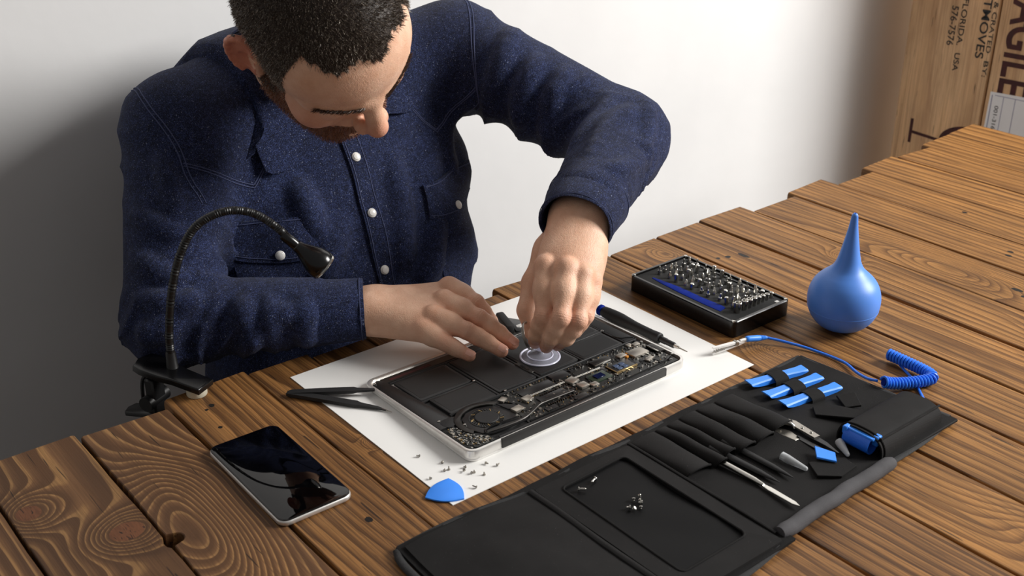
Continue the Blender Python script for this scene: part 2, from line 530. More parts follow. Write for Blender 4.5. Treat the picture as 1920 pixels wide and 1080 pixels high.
def plank_mesh(i):
    x0, x1 = XB[i], XB[i + 1]
    g = GAPS.get(i, 0.0008) / 2
    g2 = GAPS.get(i + 1, 0.0008) / 2
    xc = (x0 + x1) / 2
    n = 46
    rr = random.Random(100 + i)
    ph = [rr.uniform(0, 6.28) for _ in range(8)]
    rows = []
    for k in range(n + 1):
        y = YN + (YE[i] - YN) * k / n
        jl = 0.0007 * (math.sin(y * 23 + ph[0]) + math.sin(y * 61 + ph[1])) * 0.5 + rr.uniform(-.0002, .0002)
        jr = 0.0007 * (math.sin(y * 19 + ph[2]) + math.sin(y * 57 + ph[3])) * 0.5 + rr.uniform(-.0002, .0002)
        a, b = x0 + g + 0.0004 + jl, x1 - g2 - 0.0004 + jr
        if i in (4, 5):                                   # broken-out hole on the joint
            d = (y - 0.823) / 0.0095
            if abs(d) < 1:
                if i == 4: b -= 0.003 * math.sqrt(1 - d * d)
                else: a += 0.0125 * math.sqrt(1 - d * d)
        rows.append((y, a, b))
    if i in (4, 5):
        extra = []
        for yy in (0.8135, 0.816, 0.819, 0.823, 0.827, 0.830, 0.8325):
            d = (yy - 0.823) / 0.0095
            w = math.sqrt(max(0, 1 - d * d))
            a, b = x0 + g + 0.0004, x1 - g2 - 0.0004
            if i == 4: b -= 0.003 * w
            else: a += 0.0125 * w
            extra.append((yy, a, b))
        rows = sorted([r for r in rows if not 0.812 < r[0] < 0.834] + extra)
    rd = 0.0009
    sk = rr.uniform(-0.004, 0.004)
    vs = []; fs = []
    prof_n = 10
    for idx, (y, a, b) in enumerate(rows):
        last = idx == len(rows) - 1
        zt = 0.0
        cup = 0.0
        pr = [(a, -TH), (a, -rd * 2.2), (a + rd * 0.35, -rd * 0.8), (a + rd * 1.3, -rd * 0.12), (a + rd * 3, 0), (b - rd * 3, 0), (b - rd * 1.3, -rd * 0.12), (b - rd * 0.35, -rd * 0.8), (b, -rd * 2.2), (b, -TH)]
        for (px, pz) in pr:
            dy = sk * ((px - xc) / 0.05) * (idx / len(rows)) ** 6
            if last:
                dy += -0.005 * abs((px - xc) / 0.048) ** 6
            vs.append((px, y + dy, pz))
    m = len(rows)
    for r_ in range(m - 1):
        for k in range(prof_n):
            l = (k + 1) % prof_n
            fs.append((r_ * prof_n + k, r_ * prof_n + l, (r_ + 1) * prof_n + l, (r_ + 1) * prof_n + k))
    # rounded end: two more rings
    base = (m - 1) * prof_n
    for step, (sy, sz) in enumerate(((0.0012, 0.0010), (0.0022, 0.0036))):
        k0 = len(vs)
        for k in range(prof_n):
            p = vs[base + k]
            vs.append((p[0], p[1] + sy, max(-TH, p[2] - sz) if p[2] > -TH + 1e-6 else p[2]))
        prev = base if step == 0 else k0 - prof_n
        for k in range(prof_n):
            l = (k + 1) % prof_n
            fs.append((prev + k, prev + l, k0 + l, k0 + k))
        endk = k0
    fs.append(tuple(endk + k for k in range(prof_n)))
    fs.append(tuple(range(prof_n))[::-1])
    fs = [f[::-1] for f in fs]
    mb = MB(); mb.add(vs, fs)
    return mb, xc
for i in range(len(YE)):
    mb, xc = plank_mesh(i)
    sp = dict(rings=rnd.choice([4, 5, 6]))
    sp.update(spec.get(i, {}))
    w = sp.get('weathered')
    la, da, na = (LW, DW, NW) if w else ((L1, D1, N1) if i > 10 else (L2, D2, N2))
    k = rnd.uniform(0.9, 1.08)
    la, da, na = [tuple(c * k for c in q[:3]) + (1,) for q in (la, da, na)]
    sp['tilt'] = sp.get('tilt', 1.0) * rnd.choice([-1, 1])
    m = mat_wood('plank_wood_%02d' % i, i + 1, la, da, na, **sp)
    o = bpy.data.objects.new('plank', mesh_of('plank', mb, (xc, 0.3, 0), True, 30))
    o.data.materials.append(m)
    COL.objects.link(o)
    o.parent = table
    o.location = (xc - 1.0, 0.3 - 0.45, 0.75)
M['bench_wood'] = mat_wood('bench_wood', 31, L2, D2, N2, 7)
for yy in (-0.30, 0.32, 0.90):
    part('cross_beam', MB().b2((-0.20, yy, -0.115), (1.92, yy + 0.06, -TH), None, 0.003), 'bench_wood', table)
for xx in (-0.15, 1.80):
    for yy in (-0.32, 0.88):
        part('leg', MB().b2((xx, yy, -0.75), (xx + 0.08, yy + 0.08, -0.115), None, 0.004), 'bench_wood', table)

# ------------------------------------------------------------------ wooden crate at the end of the bench, against the wall
crate = thing('shipping_crate', (2.220, 1.400, -0.75), 'pale wooden shipping crate stencilled with lettering standing against the white wall', 'crate')
crate.rotation_euler = (0, 0, math.atan2(-0.995, 0.096))     # local x runs along the lettered face, y into the crate
ORG[crate.name] = (0, 0, -0.75)
crw = [mat_wood('crate_wood_%d' % i, 41 + i, srgb(226, 186, 142), srgb(178, 136, 98), srgb(212, 170, 126), 2.5, tilt=0.4, spread=0.4) for i in range(3)]
def vert_board(name, x0, x1, y0, y1, z0, z1, m):
    """upright board: mesh is built along local y so that the grain follows its length"""
    mb = MB().b2((-(x1 - x0) / 2, -(z1 - z0) / 2, -(y1 - y0) / 2), ((x1 - x0) / 2, (z1 - z0) / 2, (y1 - y0) / 2), None, 0.0025)
    o = bpy.data.objects.new(name, mesh_of(name, mb))
    o.data.materials.append(m)
    COL.objects.link(o)
    o.parent = crate
    o.rotation_euler = (R(90), 0, 0)
    o.location = ((x0 + x1) / 2, (y0 + y1) / 2, (z0 + z1) / 2 + 0.75)
    return o
CB = [0.0, 0.1905, 0.380]
for i in range(2):
    vert_board('front_board', CB[i] + (0.001 if i else 0), CB[i + 1] - 0.001, 0.0025 if i == 1 else 0.0, 0.018, -0.75, 0.60, crw[i])
for i in range(2):
    vert_board('side_board', 0.001, 0.019, 0.0185 + 0.08 * i, 0.0975 + 0.08 * i, -0.75, 0.60, crw[2 - i])
part('core_panel', MB().b2((0.020, 0.019, -0.745), (0.379, 0.178, 0.595)), crw[2], crate)
def stencil(name, text, u, z, cap, length, mat, parent, y, bold=0.0):
    """lettering that reads downwards on the lettered face; u = foot of the letters, z = start"""
    cu = bpy.data.curves.new(name, 'FONT')
    cu.body = text
    cu.size = 1.0
    cu.offset = bold
    tmp = bpy.data.objects.new('tmp', cu)
    COL.objects.link(tmp)
    dg = bpy.context.evaluated_depsgraph_get()
    me = bpy.data.meshes.new_from_object(tmp.evaluated_get(dg))
    bpy.data.objects.remove(tmp)
    xs = [v.co.x for v in me.vertices]
    sx = length / (max(xs) - min(xs)); sy = cap / 0.72; x0 = min(xs)
    for v in me.vertices:
        v.co = Vector((sy * v.co.y, 0.0, -sx * (v.co.x - x0)))
    o = bpy.data.objects.new(name, me)
    me.materials.clear()
    me.materials.append(M[mat])
    COL.objects.link(o)
    o.parent = parent
    o.location = (u, y, z + 0.75)
    return o
S = -0.0006
stencil('stencil_lettering', '576-7576', 0.0905, 0.133, 0.0145, 0.082, 'ink_black', crate, S, 0.008)
stencil('stencil_lettering', 'FLORIDA.', 0.112, 0.150, 0.0120, 0.096, 'ink_black', crate, S, 0.008)
stencil('stencil_lettering', 'USA', 0.112, 0.038, 0.0120, 0.038, 'ink_black', crate, S, 0.008)
stencil('stencil_lettering', 'TMOVES', 0.1555, 0.156, 0.0175, 0.121, 'ink_black', crate, S, 0.012)
stencil('stencil_lettering', '& CRATED', 0.1765, 0.153, 0.0095, 0.104, 'ink_black', crate, S, 0.008)
stencil('stencil_lettering', 'BY:', 0.1765, 0.032, 0.0095, 0.033, 'ink_black', crate, S, 0.008)
stencil('stencil_lettering', 'FRAGILE', 0.215, 0.236, 0.064, 0.264, 'ink_red', crate, 0.0025 + S, 0.02)
FM = Matrix(((1, 0, 0, 0), (0, 0, -1, 0.0), (0, 1, 0, 0), (0, 0, 0, 1)))        # drawing plane (u, z) -> face
g = MB().prism([(0.0375, -0.174), (0.0440, -0.174), (0.0440, -0.120), (0.0375, -0.120)], 0, 0.0007, mat=FM)
g.prism([(0.0430, -0.1525), (0.110, -0.1575), (0.110, -0.1515), (0.0430, -0.1460)], 0, 0.0007, mat=FM)
g.prism([(0.173 - 0.066 * math.sin(PI * k / 20), -0.152 + 0.040 * math.cos(PI * k / 20)) for k in range(21)], 0, 0.0007, mat=FM)
part('goblet_mark', g, 'ink_red', crate, 'dark red stencilled goblet mark', smooth=False)
lab = part('paper_label', MB().prism([(0.1985, -0.21), (0.33, -0.21), (0.33, -0.0255), (0.2005, -0.028)], -0.0022, -0.0012, mat=FM), 'label_paper', crate, 'white paper shipping label with printed number', smooth=False)
def rule(u0, u1, z0, z1):
    part('label_rule', MB().prism([(u0, z0), (u1, z0), (u1, z1), (u0, z1)], -0.0013, -0.0010, mat=FM), 'label_print', lab, smooth=False)
rule(0.2045, 0.2065, -0.20, -0.034); rule(0.2290, 0.2303, -0.20, -0.034); rule(0.2535, 0.2548, -0.20, -0.034); rule(0.2110, 0.32, -0.0345, -0.0332)
stencil('label_number', '001-316', 0.2145, -0.055, 0.0082, 0.050, 'ink_black', lab, 0.0008, 0.004)
# ------------------------------------------------------------------ paper sheet
solo('paper_sheet', MB().prism([(0.503, 0.7095), (0.919, 0.7105), (0.9185, 1.0105), (0.503, 1.0095)], 0.0002, 0.0009), 'paper', 'large white paper sheet lying under the opened laptop', 'paper', smooth=False)
PZ = 0.0009
# ------------------------------------------------------------------ opened laptop lying on its lid
LO = Vector((0.560, 0.753, 0.0))
laptop = thing('laptop', (LO.x + 0.143, LO.y + 0.093, PZ), 'silver laptop with its bottom cover off showing black batteries and circuit board', 'laptop')
SLOPE = 0.0070 / 0.192
ZR = 0.0148                                    # rim height at the hinge
LM = Matrix.Translation((LO.x, LO.y, ZR)) @ Matrix.Rotation(-math.atan(SLOPE), 4, 'X') @ Matrix.Scale(0.001, 4)
def lp(name, mb_fn, mat, parent=None, label=None, stuff=False, angle=38):
    mb = MB(); mb_fn(mb)
    mb2 = MB(); mb2.add(mb.v, mb.f, LM)
    return part(name, mb2, mat, parent or laptop, label, angle=angle, stuff=stuff)
# lid (flat on the paper)
U0, U1, V0, V1 = -7.0, 293.0, -3.5, 188.5
mb = MB().prism([(LO.x + x / 1000, LO.y + y / 1000) for x, y in rrect(U0 + 1, V0 + 1, U1 - 1, V1 - 1, 11, 7)], PZ, 0.0050, 0.0012, 2, botbev=0.0025)
part('lid', mb, 'alu_light', laptop)
# case: wedge shaped rim with recessed floor
def case(mbo):
    outer = rrect(U0, V0, U1, V1, 12, 8); inner = rrect(U0 + 3.2, V0 + 3.0, U1 - 3.2, V1 - 5.2, 9.5, 8)
    n = len(outer)
    def zt(y): return 0.0
    def zb(y): return -(ZR * 1000 - 5.6) + SLOPE * 1000 * (y / 1000) * 1.0
    vs = []; fs = []
    rings = [[(x, y, zb(y)) for x, y in outer], [(x, y, -1.2) for x, y in outer], [(x + (0.4 if x < 100 else -0.4), y + (0.4 if y < 90 else -0.4), -0.3) for x, y in outer], [(x + (1.0 if x < 100 else -1.0), y + (1.0 if y < 90 else -1.0), 0.0) for x, y in outer], [(x, y, 0.0) for x, y in inner], [(x, y, -0.6) for x, y in inner], [(x, y, max(-6.2, zb(y) + 0.8)) for x, y in inner]]
    for r_ in rings: vs += r_
    for k in range(len(rings) - 1):
        for i in range(n):
            j = (i + 1) % n
            fs.append((k * n + i, k * n + j, (k + 1) * n + j, (k + 1) * n + i))
    fs.append(tuple(range(n))[::-1])
    fs.append(tuple((len(rings) - 1) * n + i for i in range(n)))
    mbo.add(vs, fs)
lp('case', case, 'aluminium', angle=30)
lp('hinge_bar', lambda m: m.box((145, -3.0, -4.6), (228, 4.0, 10.2), None, 1.4, 2), 'hinge', None, 'long black plastic hinge cover')
lp('hinge_groove', lambda m: m.box((145, 0.2, -0.3), (226, 1.6, 0.9), None, 0.4), 'black_plastic')
# inner floor, films and batteries
lp('inner_floor', lambda m: m.prism(rrect(-2.5, 1.5, 289, 181, 8), -4.5, -3.2), 'film')
lp('palm_film', lambda m: m.prism([(-2, 52), (17, 52), (20, 60), (20, 66), (12, 176), (6, 181), (-2, 176)], -3.4, -0.7, 0.4), 'black_plastic')
lp('speaker_pod', lambda m: m.prism(rrect(4, 50, 25, 66, 6, 4), -3.4, -0.4, 0.6), 'black_matte')
lp('front_rail', lambda m: m.b2((10, 169, -3), (285, 181, -0.9), None, 0.5), 'dark_metal')
lp('rail_slot', lambda m: m.prism(rrect(18, 171.5, 72, 176, 2), -1.2, -0.75), 'ink_red')
lp('rail_slot', lambda m: m.prism(rrect(205, 171.5, 262, 176, 2), -1.2, -0.75), 'black_plastic')
CELLS = [(16, 113, 83, 164), (24, 71, 84, 109), (89, 74, 141, 164), (146, 75, 202, 164), (206, 112, 268, 164), (206, 71, 266, 108)]
for (a, b, c, d) in CELLS:
    cell = lp('battery_cell', lambda m: m.prism(rrect(a, b, c, d, 2, 3), -3.4, -0.3, 0.7, 2), 'battery')
    lp('cell_label', lambda m: m.prism(rrect(a + 3.5, b + 3.5, c - 3.5, d - 3.5, 0.8, 2), -0.35, -0.15), 'film', cell)
lp('battery_frame', lambda m: (m.b2((13, 109.6, -3), (85, 112.2, -0.9), None, 0.5), m.b2((85, 70, -3), (88, 166, -0.5), None, 0.5), m.b2((142, 70, -3), (145, 166, -0.5), None, 0.5), m.b2((203, 70, -3), (205.4, 166, -0.5), None, 0.5), m.b2((206, 108.8, -3), (269, 111.4, 0.0), None, 0.6), m.b2((13, 165, -3), (270, 168, -0.7), None, 0.5), m.b2((22, 68.4, -3), (285, 70.4, 0.2), None, 0.5), m.b2((268.6, 70, -3), (271, 168, -0.4), None, 0.5)), 'black_matte', stuff=True)
lp('battery_connector', lambda m: (m.b2((140.5, 84, -1), (146, 112, 0.6), None, 0.6)), 'dark_metal')
lp('connector_slot', lambda m: m.prism(rrect(142, 90, 145, 105, 1.4), 0.5, 0.9), 'black_gloss')
lp('side_film', lambda m: m.prism([(272, 74), (287, 74), (287, 176), (272, 176)], -3.2, -1.0, 0.4), 'black_matte')
lp('side_cable', lambda m: m.tube(spline([(270, 92, -0.4), (272, 82, 0.2), (280, 78, 0.2), (286, 75, -0.3)], 6), 0.7, 6), 'black_gloss')
# fan with duct and hub
FX, FY = 47, 40
fan = lp('fan_housing', lambda m: m.prism([(22, 30), (26, 20), (36, 14), (52, 11), (68, 13), (76, 22), (76, 44), (66, 58), (50, 64), (36, 62), (26, 54), (21, 42)], -3.6, -0.9, 0.8), 'black_plastic')
duct = []
for i in range(13):
    a = R(205 - 165 * i / 12)
    duct.append((FX + 27 * math.cos(a), FY + 26 * math.sin(a)))
duct_o = [(FX + 34 * math.cos(R(210 - 175 * i / 12)), FY + 32.5 * math.sin(R(210 - 175 * i / 12))) for i in range(13)]
lp('fan_duct', lambda m: m.prism((duct_o + duct[::-1])[::-1], -1.2, 0.2, 0.4), 'dark_metal', fan)
lp('fan_tail', lambda m: m.prism([(71, 56), (79, 49), (92, 34), (84, 27), (74, 40)][::-1], -1.2, 0.1, 0.4), 'black_matte', fan)
ring = MB()
lp('fan_ring', lambda m: m.lathe([(12.8, -1.0), (12.8, -0.55), (18.6, -0.55), (18.6, -1.0)], 48, Matrix.Translation((FX, FY, 0.2))), 'black_gloss', fan)
def blades(m):
    for i in range(36):
        a = 2 * PI * i / 36
        m.box((0, 0, 0), (4.2, 0.75, 0.7), Matrix.Translation((FX + 15.2 * math.cos(a), FY + 15.2 * math.sin(a), -0.05)) @ Matrix.Rotation(a + 0.5, 4, 'Z'))
for i in range(36):
    a = 2 * PI * i / 36
    lp('fan_blade', lambda m: m.box((0, 0, 0), (4.2, 0.8, 0.8), Matrix.Translation((FX + 15.2 * math.cos(a), FY + 15.2 * math.sin(a), -0.05)) @ Matrix.Rotation(a + 0.5, 4, 'Z')), 'gold' if i % 4 == 0 else 'dark_metal', fan)
lp('fan_hub', lambda m: m.lathe([(12.6, -1.2), (12.6, 0.6), (12.0, 1.1), (0.5, 1.15)], 40, Matrix.Translation((FX, FY, 0))), 'black_matte', fan)
# logic board
board = lp('logic_board', lambda m: m.prism([(74, 4), (286, 4), (287, 60), (270, 68), (88, 68), (80, 60), (90, 44), (78, 30)], -4, -1.9, 0.2), 'pcb')
lp('port_board', lambda m: m.prism([(-1, 4), (30, 4), (30, 18), (20, 28), (18, 48), (-1, 50)], -4, -1.8, 0.2), 'pcb')
lp('heat_pipe', lambda m: m.tube(spline([(30, 18, 0.0), (50, 15, 0.2), (73, 14.5, 0.4), (88, 19, 0.6), (103, 25, 0.8), (114, 26, 0.6), (150, 25, 0.2)], 8), 1.6, 8, flat=0.6), 'dark_metal')
lp('cable_loop', lambda m: m.tube(spline([(72, 20, 0.4), (52, 22, 0.4), (34, 23, 0.4), (28, 18, 0.3), (30, 13, 0.3), (42, 11, 0.2), (74, 10, 0.3)], 8), 1.0, 8), 'black_gloss')
lp('hinge_cable', lambda m: m.tube(spline([(76, 7, -0.6), (140, 6.5, -0.4), (200, 7, -0.2), (262, 8, 0.0), (284, 14, -0.4)], 8), 1.0, 8), 'black_gloss')
lp('speaker_strip', lambda m: m.b2((34, 1.6, -2), (258, 5.2, -0.6), None, 0.5), 'black_plastic')
def can(u, v, w, d, h=2.2, rot=0.0, mat='can', name='shield_can', bev=0.5, z=-1.9):
    return lp(name, lambda m: m.box((0, 0, h / 2), (w, d, h), Matrix.Translation((u, v, z)) @ Matrix.Rotation(rot, 4, 'Z'), bev, 2), mat, board)
for (u, v, w, d, h, r_) in ((102, 43, 11, 9, 3.4, 0.1), (81, 33, 12, 9, 3.4, 0.1), (163, 42, 12, 11, 3.2, 0.2), (165, 27, 11, 10, 3.2, 0), (176, 21, 9, 7, 2.6, 0), (262, 44, 22, 16, 2.8, 0), (243, 50, 11, 8, 2.6, 0), (262, 25, 12, 6, 2.2, 0.3), (82, 59, 9, 7, 2.4, 0.4), (275, 60, 9, 6, 2.4, 0), (268, 64, 7, 5, 2, 0)):
    can(u, v, w, d, h, r_)
can(216, 56, 26, 9, 3.0, 0.0, 'dark_metal', 'card_socket')
can(216, 51, 24, 1.6, 2.0, 0.0, 'steel', 'socket_lip')
can(284, 38, 10, 20, 3.0, 0, 'dark_metal', 'port_shell'); can(280, 38, 2, 18, 3.3, 0, 'steel', 'port_lip')
cpu = can(192, 31, 25, 17, 1.4, 0, 'pcb_green', 'processor_package', 0.2)
lp('processor_die', lambda m: m.box((192, 31, 0.2), (12, 8.5, 1.0), None, 0.15), 'die_blue', cpu)
ram = can(226, 33, 30, 17, 1.6, 0, 'chip', 'daughter_board', 0.2)
for k in range(2):
    for j in range(2):
        lp('memory_die', lambda m: m.box((221 + 8 * k, 35.5 - 6 * j, 0.1), (6.4, 4.4, 0.8), None, 0.1), 'die_grey', ram)
for (a, b, c, d) in ((211, 23.0, 242, 24.6), (211.0, 24, 212.4, 42)):
    lp('contact_strip', lambda m: m.b2((a, b, -1.6), (c, d, 0.5), None, 0.2), 'gold', ram)
ssd = can(124, 55, 44, 13, 1.6, 0.0, 'chip', 'storage_card', 0.2)
can(161, 61, 22, 14, 1.7, 0.0, 'chip', 'storage_chip', 0.2)
lp('edge_rail', lambda m: m.tube([(104, 47, 0.0), (206, 45, 0.0)], 0.4, 6), 'steel', board)
lp('edge_rail', lambda m: m.tube([(104, 45.6, -0.2), (206, 43.6, -0.2)], 0.25, 6), 'steel_dull', board)
for (u, v, w, d) in ((128, 33, 36, 11), (237, 40, 12, 9), (205, 40, 9, 9), (150, 12, 16, 8), (244, 28, 8, 6), (110, 14, 14, 7)):
    can(u, v, w, d, 1.3, 0, 'chip', 'chip', 0.2)
for (u, v) in ((246, 44), (252, 50)):
    can(u, v, 4, 3, 2.4, 0.2, 'copper', 'copper_pad', 0.4)
def small_parts(seed, n, mats, sz):
    rr = random.Random(seed)
    m = MB()
    for _ in range(n):
        zone = rr.random()
        if zone < 0.74:
            u, v = rr.uniform(82, 284), rr.uniform(8, 67)
        elif zone < 0.90:
            u, v = rr.uniform(0, 28), rr.uniform(5, 26)
        else:
            u, v = rr.uniform(1, 17), rr.uniform(24, 48)
        if 80 < u < 180 and 36 < v < 44 and rr.random() < 0.6: continue
        if (u - FX) ** 2 + (v - FY) ** 2 < 33 ** 2: continue
        w = rr.uniform(*sz); d = w * rr.uniform(0.45, 0.9)
        if rr.random() < 0.5: w, d = d, w
        h = rr.uniform(0.6, 1.5)
        m.box((u, v, -1.9 + h / 2), (w, d, h))
    for k in range(26):                                       # rows of tiny parts along the board edge
        m.box((92 + k * 4.2 + rr.uniform(-.6, .6), 66.5, -1.2), (1.4, 1.0, 1.2))
        if k < 14:
            m.box((118 + k * 3.0, 40.5, -1.2), (1.2, 1.6, 1.4)); m.box((112 + k * 2.8, 19.5 - k * 0.12, -1.2), (1.1, 2.2, 1.6))
    m2 = MB(); m2.add(m.v, m.f, LM)
    return m2
for seed, n, mt, sz in ((1, 420, 'steel', (0.7, 1.9)), (2, 260, 'chip', (1.5, 4.5)), (3, 120, 'gold', (0.7, 1.6)), (4, 160, 'can', (1.0, 3.2))):
    part('tiny_components', small_parts(seed, n, mt, sz), mt, board, 'tiny soldered circuit board components', smooth=False, stuff=True)
for (u, v) in ((6, 66), (0.5, 176), (84, 111), (96, 72), (204, 166), (284, 60), (288, 16), (22, 44), (270, 110)):
    lp('case_screw', lambda m: m.lathe([(1.7, -1.4), (1.7, 0.1), (1.3, 0.4), (0.3, 0.45)], 12, Matrix.Translation((u, v, 0))), 'steel', laptop)

# ------------------------------------------------------------------ suction cup lifted by the pinching hand
SC = Vector((0.7325, 0.8590, 0.0142))
SC.z = ZR - SLOPE * (SC.y - LO.y) + 0.0002
cup = thing('suction_cup', tuple(SC), 'clear suction cup with a steel ring held above the batteries', 'suction cup')
mm = Matrix.Translation(SC) @ Matrix.Scale(0.001, 4)
part('cup', MB().lathe([(21.6, 0.6), (20.6, 1.6), (14.0, 3.2), (7.0, 5.2), (4.6, 7.2), (4.0, 9.5)], 56, mm, cap=False), 'suction', cup)
part('cup_rim', MB().tube([tuple(mm @ Vector((21.8 * math.cos(2 * PI * i / 64), 21.8 * math.sin(2 * PI * i / 64), 1.1))) for i in range(64)], 0.0012, 10, closed=True, flat=0.8), 'suction_rim', cup)
part('inner_ring', MB().tube([tuple(mm @ Vector((14.2 * math.cos(2 * PI * i / 56), 14.2 * math.sin(2 * PI * i / 56), 3.4))) for i in range(56)], 0.0007, 8, closed=True), 'suction_rim', cup)
part('knob', MB().lathe([(3.9, 9), (3.6, 11), (4.9, 13), (5.6, 15.5), (4.9, 18), (3.0, 19.3), (0.4, 19.6)], 28, mm), 'suction_rim', cup)
rc = SC + Vector((-0.0105, 0.0085, 0.0265))
rax = Vector((0.62, -0.70, 0.35)).normalized()
zf = zframe(rc, rax)
for k, rr_ in enumerate((0.0150, 0.0158)):
    part('key_ring', MB().tube([tuple(zf @ Vector((rr_ * math.cos(2 * PI * i / 40), rr_ * math.sin(2 * PI * i / 40), (k - 0.5) * 0.0016))) for i in range(40)], 0.0009, 8, closed=True), 'steel_dull', cup)
# ------------------------------------------------------------------ smartphone
ph = thing('smartphone', (0.402, 0.851, 0), 'black-screened silver smartphone lying at the left of the paper', 'phone')
PT = Matrix.Translation((0.4025, 0.8510, 0)) @ Matrix.Rotation(R(-0.6), 4, 'Z')
part('body', MB().prism(rrect(-0.0375, -0.0765, 0.0375, 0.0765, 0.010, 8), 0.0002, 0.0064, 0.0024, 4, PT, botbev=0.0026), 'aluminium', ph)
part('bezel', MB().prism(rrect(-0.0366, -0.0756, 0.0366, 0.0756, 0.0094, 8), 0.0060, 0.0069, 0.0004, 2, PT), 'black_gloss', ph)
part('screen', MB().prism(rrect(-0.0358, -0.0748, 0.0358, 0.0748, 0.0088, 8), 0.0066, 0.0072, 0.0003, 2, PT), 'screen_glass', ph, 'glossy black glass screen')
# ------------------------------------------------------------------ screwdriver
A, B = Vector((0.8672, 0.9085, 0.0095)), Vector((0.8755, 0.7740, 0.0062))
ax = (B - A).normalized()
sd = thing('precision_screwdriver', tuple(A), 'black precision screwdriver with a blue swivel cap beside the laptop', 'screwdriver')
zm = zframe(A, ax) @ Matrix.Scale(0.001, 4)
part('swivel_cap', MB().lathe([(0.5, 0), (5.4, 0.3), (6.6, 1.6), (6.8, 4.5), (6.0, 5.8), (5.4, 6.4), (5.4, 7.5)], 28, zm), 'blue_deep', sd, 'dark blue swivel cap')
def grip(m):
    prof = [(5.6, 7), (6.6, 8.5), (7.2, 14), (7.9, 26), (7.9, 36), (7.1, 46), (6.3, 56), (6.0, 66), (6.0, 84), (6.5, 91), (6.6, 96.5), (5.4, 97.6)]
    vs = []; fs = []
    n = 30
    for r_, z in prof:
        for k in range(n):
            a = 2 * PI * k / n
            rr_ = r_ * (1 - 0.035 * (0.5 + 0.5 * math.cos(6 * a)))
            vs.append((rr_ * math.cos(a), rr_ * math.sin(a), z))
    for i in range(len(prof) - 1):
        for k in range(n):
            l = (k + 1) % n
            fs.append((i * n + k, i * n + l, (i + 1) * n + l, (i + 1) * n + k))
    fs.append(tuple(range(n))[::-1]); fs.append(tuple((len(prof) - 1) * n + k for k in range(n)))
    return m.add(vs, fs, zm)
part('grip', grip(MB()), 'black_matte', sd)
part('collar', MB().lathe([(3.6, 97), (3.9, 98), (3.9, 106), (3.5, 107), (3.5, 118), (3.0, 119)], 24, zm), 'black_plastic', sd)
part('bit_holder', MB().lathe([(2.5, 118.5), (2.3, 121), (2.0, 124), (1.5, 126)], 16, zm), 'steel', sd)
part('blade', MB().lathe([(1.0, 125), (0.8, 132), (0.65, 137), (0.3, 138)], 12, zm), 'steel_dull', sd)
# ------------------------------------------------------------------ tweezers lying across the paper edge
tw = thing('tweezers', (0.483, 0.976, 0.001), 'slim black tweezers with bent tip lying over the paper edge', 'tweezers')
def strip(path, ws, z0, th):
    """flat tapering arm along a path of (x, y, z)"""
    vs = []; fs = []
    P = [Vector(p) for p in path]
    for i, p in enumerate(P):
        t = (P[min(i + 1, len(P) - 1)] - P[max(i - 1, 0)]).normalized()
        s = Vector((0, 0, 1)).cross(t).normalized()
        u = t.cross(s)
        for (a, b) in ((-1, 0), (1, 0), (1, 1), (-1, 1)):
            vs.append(tuple(p + s * ws[i] * a / 2 + u * th[i] * b))
    for i in range(len(P) - 1):
        for k in range(4):
            l = (k + 1) % 4
            fs.append((i * 4 + k, i * 4 + l, (i + 1) * 4 + l, (i + 1) * 4 + k))
    fs.append((3, 2, 1, 0)); e = (len(P) - 1) * 4
    fs.append((e, e + 1, e + 2, e + 3))
    return MB().add(vs, fs)
a0 = Vector((0.4815, 0.9775, 0.0014)); a1 = Vector((0.5578, 0.9155, 0.0070)); b1 = Vector((0.5435, 0.8865, 0.0024))
d1 = (a1 - a0); d2 = (b1 - a0)
def armpts(d, c, bend=None):
    P = [a0, a0 + d * 0.04, a0 + d * 0.35, a0 + d * 0.60, a0 + d * 0.72, a0 + d * 0.76, a0 + d * 0.94, a0 + d * 1.0]
    P = [p + Vector((0, 0, c)) for p in P]
    if bend is not None: P[-1] = P[-1] + Vector(bend)
    return [tuple(p) for p in P]
W_ = [0.0045, 0.0075, 0.0085, 0.0088, 0.0088, 0.0058, 0.0036, 0.0014]
part('arm', strip(armpts(d1, 0.0), W_, 0, [0.0030, 0.004, 0.004, 0.0036, 0.0034, 0.003, 0.0022, 0.001]), 'black_matte', tw)
part('arm', strip(armpts(d2, 0.0, (0.001, -0.0035, 0)), W_, 0, [0.0030, 0.004, 0.004, 0.0036, 0.0034, 0.003, 0.0022, 0.001]), 'black_matte', tw)
part('bare_tip', MB().tube([tuple(b1 + Vector((-0.001, 0.001, 0.0008))), tuple(b1 + Vector((0.0045, -0.0095, -0.0002)))], [0.0010, 0.0003], 8), 'steel', tw, 'bare steel bent tip')
# ------------------------------------------------------------------ blue opening pick on the paper corner
T3 = [Vector((0.4885, 0.7335)), Vector((0.5160, 0.7090)), Vector((0.5240, 0.7450))]
pk = []
cen = sum(T3, Vector((0, 0))) / 3
for i in range(3):
    p, q = T3[i], T3[(i + 1) % 3]
    out = ((p + q) / 2 - cen).normalized()
    for k in range(10):
        t = k / 10
        pk.append(tuple(p.lerp(q, t) + out * 0.0052 * math.sin(PI * t)))
pk = [tuple(cen + (Vector(p) - cen) * 0.98) for p in pk]
solo('opening_pick', MB().prism(pk, PZ + 0.0002, PZ + 0.0016, 0.0005, 2), 'blue_plastic', 'blue plastic opening pick over the near corner of the paper', 'pick')
